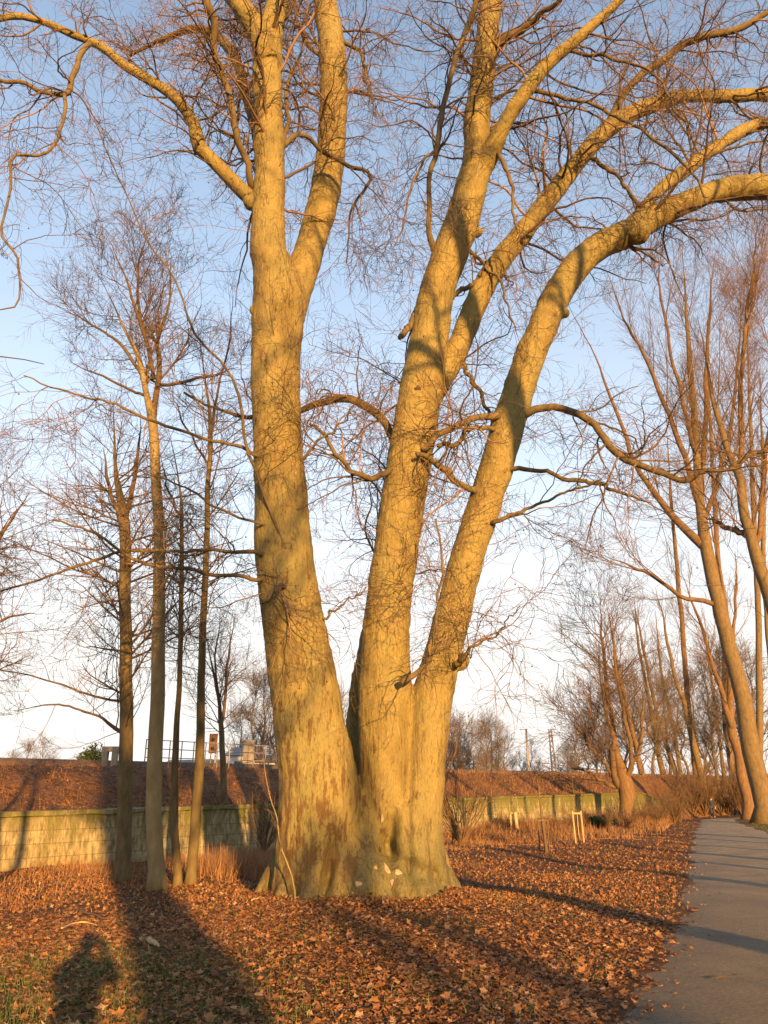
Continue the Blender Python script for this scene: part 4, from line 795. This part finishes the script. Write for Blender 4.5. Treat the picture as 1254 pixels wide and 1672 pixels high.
# ------------------------------------------------------------ railway furniture and far building
def on_bank(x_, a):                             # point on the plateau at photo column x_, a metres behind the wall
    lo, hi = -40, 200
    for _ in range(60):
        m_ = (lo + hi) / 2; p = wp(m_, a); c = p[1] * cp + (crest(m_) - CH) * sp; xx = 627 + FPX * p[0] / c
        if xx < x_: lo = m_
        else: hi = m_
    p = wp(lo, a); p[2] = crest(lo); return p
def portal(label, x0, x1, yt, a, th, mat):
    p0 = on_bank(x0, a); p1 = px(x1, 1250, p0[1]); top = px(x0, yt, p0[1])[2]; w = (p1[0] - p0[0]); h = top - p0[2]; c = p0 + [w / 2, 0, 0]
    root = empty('concrete_portal', c, label, 'portal')
    for s in (-1, 1): MB().box((s * (w / 2 - th / 2), 0, (h - th) / 2 - .1), (th, th * 1.3, h - th + .2)).build('pillar', mat, root, smooth=False)
    MB().box((0, 0, h - th / 2), (w + .06, th * 1.35, th)).build('lintel', mat, root, smooth=False)
portal('small square concrete portal on the bank left of the dark trunk', 166, 190, 1219, 6, .17, M_CONC)
portal('rounded concrete portal on the bank left of the plane tree', 396, 413, 1208, 8, .22, M_CONC)
def signal():
    p = on_bank(345, 7); root = empty('signal_board', p, 'brown signal board on a mast above the bank', 'railway signal'); zt = px(345, 1198, p[1])[2] - p[2]; zb = px(345, 1230, p[1])[2] - p[2]
    MB().tube([(.12, .06, -.2), (.12, .06, zt)], .04, 8).tube([(-.08, .06, -.2), (-.08, .06, zb + .3)], .03, 8).build('mast', M_STEEL, root)
    MB().box((0, 0, (zt + zb) / 2), (.34, .06, zt - zb)).build('board', M_RUST, root, smooth=False)
    for q in (.25, .7): MB().tube([(0, -.06, zb + (zt - zb) * q), (0, -.03, zb + (zt - zb) * q)], .07, 12).build('lamp', M_BLACK, root)
signal()
def railing():
    base = on_bank(340, 5); root = empty('railing', base, 'thin steel railing along the top of the bank behind the young trees', 'railing')
    pa = [on_bank(x_, 5) for x_ in np.linspace(235, 452, 12)]
    for q in (.35, .65, .95): MB().tube([p + [0, 0, q] for p in pa], .018, 6).build('rail', M_STEEL, root, origin=base)
    for p in pa: MB().tube([p - [0, 0, .1], p + [0, 0, .97]], .022, 6).build('post', M_STEEL, root, origin=base)
railing()
def building(label, x0, x1, Y, ytop, mat, roof):
    a = px(x0, 1300, Y); b_ = px(x1, 1300, Y); h = px(x0, ytop, Y)[2]; w = b_[0] - a[0]; root = empty('building', ((a[0] + b_[0]) / 2, Y + 3, 0), label, 'building')
    MB().box((0, 0, h / 2 - .2), (w, 6, h)).build('wall', mat, root, smooth=False)
    v = np.array([[-w / 2 - .2, -3.3, h - .25], [w / 2 + .2, -3.3, h - .25], [w / 2 + .2, 3.3, h - .25], [-w / 2 - .2, 3.3, h - .25], [-w / 2 - .2, 0, h + .5], [w / 2 + .2, 0, h + .5]])
    MB().add(v, [np.array([[0, 1, 5, 4], [2, 3, 4, 5], [3, 2, 1, 0]]), np.array([[0, 4, 3], [1, 2, 5]])]).build('roof', roof, root, smooth=False)
    for k in range(max(1, int(w / 2))):
        MB().box((-w / 2 + 1 + k * 2, -3.02, h - 1.1), (.8, .08, .9)).build('window', M_GLASS, root, smooth=False)
building('pale flat shed beyond the bank behind the signal board', 366, 392, 62, 1228, M_RENDER, M_ROOF)
building('long low pale building beyond the bank left of the plane tree', 398, 446, 70, 1240, M_RENDER, M_ROOF)
building('long pale roofed building barely above the bank behind the young trees', 262, 342, 80, 1247, M_RENDER, M_ROOF)
def mast(label, x_, xb, Y, ytop, lattice):
    b_ = px(xb, 1264, Y); b_[2] = 0; t = px(x_, ytop, Y); root = empty('railway_mast', b_, label, 'railway mast', 'railway masts on the bank'); h = t[2]; lx = t[0] - b_[0]
    if lattice:
        w0_, w1_ = .38, .16; m = MB()
        for sx in (-1, 1):
            for sy in (-1, 1): m.tube([(sx * w0_, sy * w0_, 0), (lx + sx * w1_, sy * w1_, h)], .055, 5)
        k = 16
        for i in range(k):
            a, c = i / k, (i + 1) / k; wa = w0_ + (w1_ - w0_) * a; wc = w0_ + (w1_ - w0_) * c
            for sy in (-1, 1): m.tube([((-wa if i % 2 else wa) + lx * a, sy * wa, h * a), ((wc if i % 2 else -wc) + lx * c, sy * wc, h * c)], .03, 4)
        m.build('mast_column', M_STEEL, root)
        m = MB(); m.tube([(lx, 0, h * .66), (lx + 3.6, 0, h * .99)], .05, 5).tube([(lx, 0, h * .68), (lx + 3.6, 0, h * .70)], .035, 5); m.build('cantilever', M_STEEL, root)
    else:
        MB().tube([(0, 0, 0), (lx, 0, h)], [.30, .13], 8).build('mast_column', M_STEEL, root)
    MB().tube([(lx - .9 + 1.0 * lattice, 0, h - .1), (lx + .2 + .6 * lattice, 0, h - .1)], .06, 5).build('top_arm', M_STEEL, root)
mast('solid railway mast on the bank, left one of two', 859, 864, 112, 1190, False)
mast('lattice railway mast with slanting cantilever arm, right one of two', 898, 907, 112, 1190, True)
for yy, lab in ((1185, 'highest overhead railway wire above the bank'), (1196, 'middle overhead railway wire above the bank'), (1209, 'lowest overhead railway wire above the bank')):
    a = px(690, yy - 2, 112); b_ = px(1000, yy, 112); m = (a + b_) / 2 - [0, 0, .3]
    tag(MB().tube(spline([[*a, .012], [*m, .012], [*b_, .012]], 20)[:, :3], .012, 4).build('overhead_wire', M_STEEL), lab, 'wire', 'overhead railway wires')

# ------------------------------------------------------------ people
def skin(name, pts, edges, mat, parent, root_i=0, sub=2):
    me = bpy.data.meshes.new(name); me.from_pydata([p[:3] for p in pts], edges, []); me.materials.append(mat)
    o = bpy.data.objects.new(name, me); link(o, parent); o.modifiers.new('s', 'SKIN')
    for i, p in enumerate(pts):
        v = me.skin_vertices[0].data[i]; v.radius = (p[3], p[4] if len(p) > 4 else p[3]); v.use_root = (i == root_i)
    sb = o.modifiers.new('b', 'SUBSURF'); sb.levels = sub; sb.render_levels = sub
    dg = bpy.context.evaluated_depsgraph_get(); me2 = bpy.data.meshes.new_from_object(o.evaluated_get(dg)); o.modifiers.clear(); o.data = me2
    if not me2.materials: me2.materials.append(mat)
    me2.polygons.foreach_set('use_smooth', np.full(len(me2.polygons), True)); return o
def person(label, loc, rz, arms, stride=.18, camera_in_hand=False, long_coat=False):
    root = empty('person', loc, label, 'person', rz=rz)
    # body, facing +y
    hL, kL, aL = (-.10, 0, .92), (-.12, stride * .5, .50), (-.12, stride, .10); hR, kR, aR = (.10, 0, .92), (.12, -stride * .2, .50), (.12, -stride, .12)
    J = [(0, 0, .97, .15, .11), (0, 0, 1.18, .14, .10), (0, -.01, 1.38, .17, .11), (0, 0, 1.50, .06, .06), (0, .01, 1.58, .06, .065), (0, .02, 1.67, .085, .10), (0, .01, 1.745, .07, .085)]
    E = [(0, 1), (1, 2), (2, 3), (3, 4), (4, 5), (5, 6)]
    for (h_, k_, a_) in ((hL, kL, aL), (hR, kR, aR)):
        i = len(J); J += [(*h_, .095), (*k_, .06), (*a_, .042), (a_[0], a_[1] + .10, a_[2] - .06, .04), (a_[0], a_[1] + .18, a_[2] - .07, .03)]; E += [(0, i), (i, i + 1), (i + 1, i + 2), (i + 2, i + 3), (i + 3, i + 4)]
    hands = []
    for sgn, arm in zip((-1, 1), arms):
        i = len(J); J += [(sgn * .19, 0, 1.43, .055), (*arm[0], .045), (*arm[1], .030)]; E += [(2, i), (i, i + 1), (i + 1, i + 2)]
        w_ = np.array(arm[1]); d = nrm(np.array(arm[1]) - np.array(arm[0])); pc = w_ + d * .08
        J += [(*pc, .028, .018)]; E += [(i + 2, i + 3)]; side = np.array([1.0, 0, 0]) if abs(d[0]) < .7 else np.array([0, 1.0, 0])
        for f in range(4):
            o_ = side * (f - 1.5) * .019; ln = (.065, .08, .075, .06)[f]; bend_ = np.array([0, .02, -.02]) * (1 + f * .2); k = len(J)
            J += [(*(pc + o_ + d * .03), .009), (*(pc + o_ + d * (.03 + ln * .5) + bend_ * .4), .0085), (*(pc + o_ + d * (.03 + ln * .85) + bend_), .0075)]; E += [(i + 3, k), (k, k + 1), (k + 1, k + 2)]
        k = len(J); J += [(*(pc - side * sgn * .035), .010), (*(pc - side * sgn * .05 + d * .035), .009)]; E += [(i + 3, k), (k, k + 1)]
    skin('body', J, E, M_SKIN, root)
    # face: nose, ears, eyes
    MB().tube([(0, .125, 1.665), (0, .142, 1.64), (0, .12, 1.628)], [.008, .013, .01], 8).build('nose', M_SKIN, root)
    for s in (-1, 1):
        MB().tube([(s * .032, .098, 1.672), (s * .032, .112, 1.672)], [.012, .008], 8).build('eye', M_BLACK, root)
        MB().tube([(s * .085, .01, 1.69), (s * .093, .0, 1.66), (s * .085, .01, 1.63)], [.012, .016, .010], 8).build('ear', M_SKIN, root)
    MB().tube([(-.025, .108, 1.612), (0, .116, 1.610), (.025, .108, 1.612)], .005, 6).build('mouth', M_RUST, root)
    skin('hair', [(0, -.035, 1.58, .085, .075), (0, -.025, 1.70, .108, .104), (0, .0, 1.765, .085, .095)], [(0, 1), (1, 2)], M_HAIR, root)
    lo = .62 if long_coat else .88
    Jc = [(0, 0, 1.0, .185, .14), (0, 0, 1.2, .175, .135), (0, -.01, 1.40, .19, .135), (0, -.01, 1.54, .098, .10), (0, 0, lo, .30 if long_coat else .19, .22 if long_coat else .16)]; Ec = [(0, 1), (1, 2), (2, 3), (0, 4)]
    for sgn, arm in zip((-1, 1), arms):
        i = len(Jc); Jc += [(sgn * .20, 0, 1.42, .078), (*arm[0], .062), (*(np.array(arm[0]) * .12 + np.array(arm[1]) * .88), .045)]; Ec += [(2, i), (i, i + 1), (i + 1, i + 2)]
    skin('coat' if long_coat else 'jacket', Jc, Ec, M_JKT, root)
    Jt = [(0, 0, .95, .16, .125)]; Et = []
    for (h_, k_, a_) in ((hL, kL, aL), (hR, kR, aR)):
        i = len(Jt); Jt += [(*h_, .11), (*k_, .078), (a_[0], a_[1], a_[2] + .03, .062)]; Et += [(0, i), (i, i + 1), (i + 1, i + 2)]
    skin('trousers', Jt, Et, M_JEANS, root)
    for a_ in (aL, aR): skin('shoe', [(a_[0], a_[1] - .03, a_[2] - .05, .05, .05), (a_[0], a_[1] + .08, a_[2] - .065, .05, .04), (a_[0], a_[1] + .20, a_[2] - .075, .038, .028)], [(0, 1), (1, 2)], M_SHOE, root)
    return root
g = gp(1165, 1337)
person('person in dark jacket walking away along the path', (g[0], g[1], .03), rad(-20), [((-.30, -.05, 1.17), (-.28, .08, .95)), ((.30, .03, 1.17), (.28, -.04, .93))], .24)
person('person standing at the viewpoint in a long dark coat with raised hands', (.02, -.42, float(hgt(0, -.4))), 0, [((-.27, .12, 1.32), (-.07, .24, 1.60)), ((.27, .12, 1.32), (.08, .24, 1.60))], .03, long_coat=True).scale = (1, 1, 1.05)
c_ = empty('compact_camera', (0, -.10, 1.66), 'small black compact camera held up by the person in the long coat', 'camera')
MB().box((0, 0, .03), (.10, .028, .06)).build('camera_body', M_BLACK, c_, smooth=False); MB().tube([(0, .012, .03), (0, .035, .03)], .022, 16).build('lens', M_STEEL, c_)

# ------------------------------------------------------------ sticks and small things on the ground
def stick(label, pts, r, mat, name='fallen_stick', group='fallen sticks among the leaves'):
    q = []
    for (x_, y_) in pts: a = gp(x_, y_); q.append([a[0], a[1], float(hgt(a[0], a[1])) + .05, r])
    q[-1][3] = r * .4; D = spline(q, 20, .006); tag(MB().tubes(D[None, :, :3], D[None, :, 3], 8, True).build(name, mat), label, 'stick', group)
stick('pale curved fallen stick on the leaves at lower left', [(100, 1519), (118, 1512), (140, 1509), (158, 1513)], .011, M_WOOD)
stick('dark fallen stick lying just above the pale curved stick', [(128, 1490), (150, 1496), (168, 1502), (186, 1504)], .011, M_DARKWOOD)
stick('short pale broken stick on the edge of the tree shadow', [(242, 1543), (250, 1551), (257, 1558)], .03, M_WOOD)
stick('thin fallen stick left of the plane tree foot', [(410, 1482), (425, 1478), (445, 1476)], .012, M_WOOD)
stick('thin reddish twig lying on the path', [(1168, 1607), (1178, 1606), (1188, 1605)], .006, M_RUST)
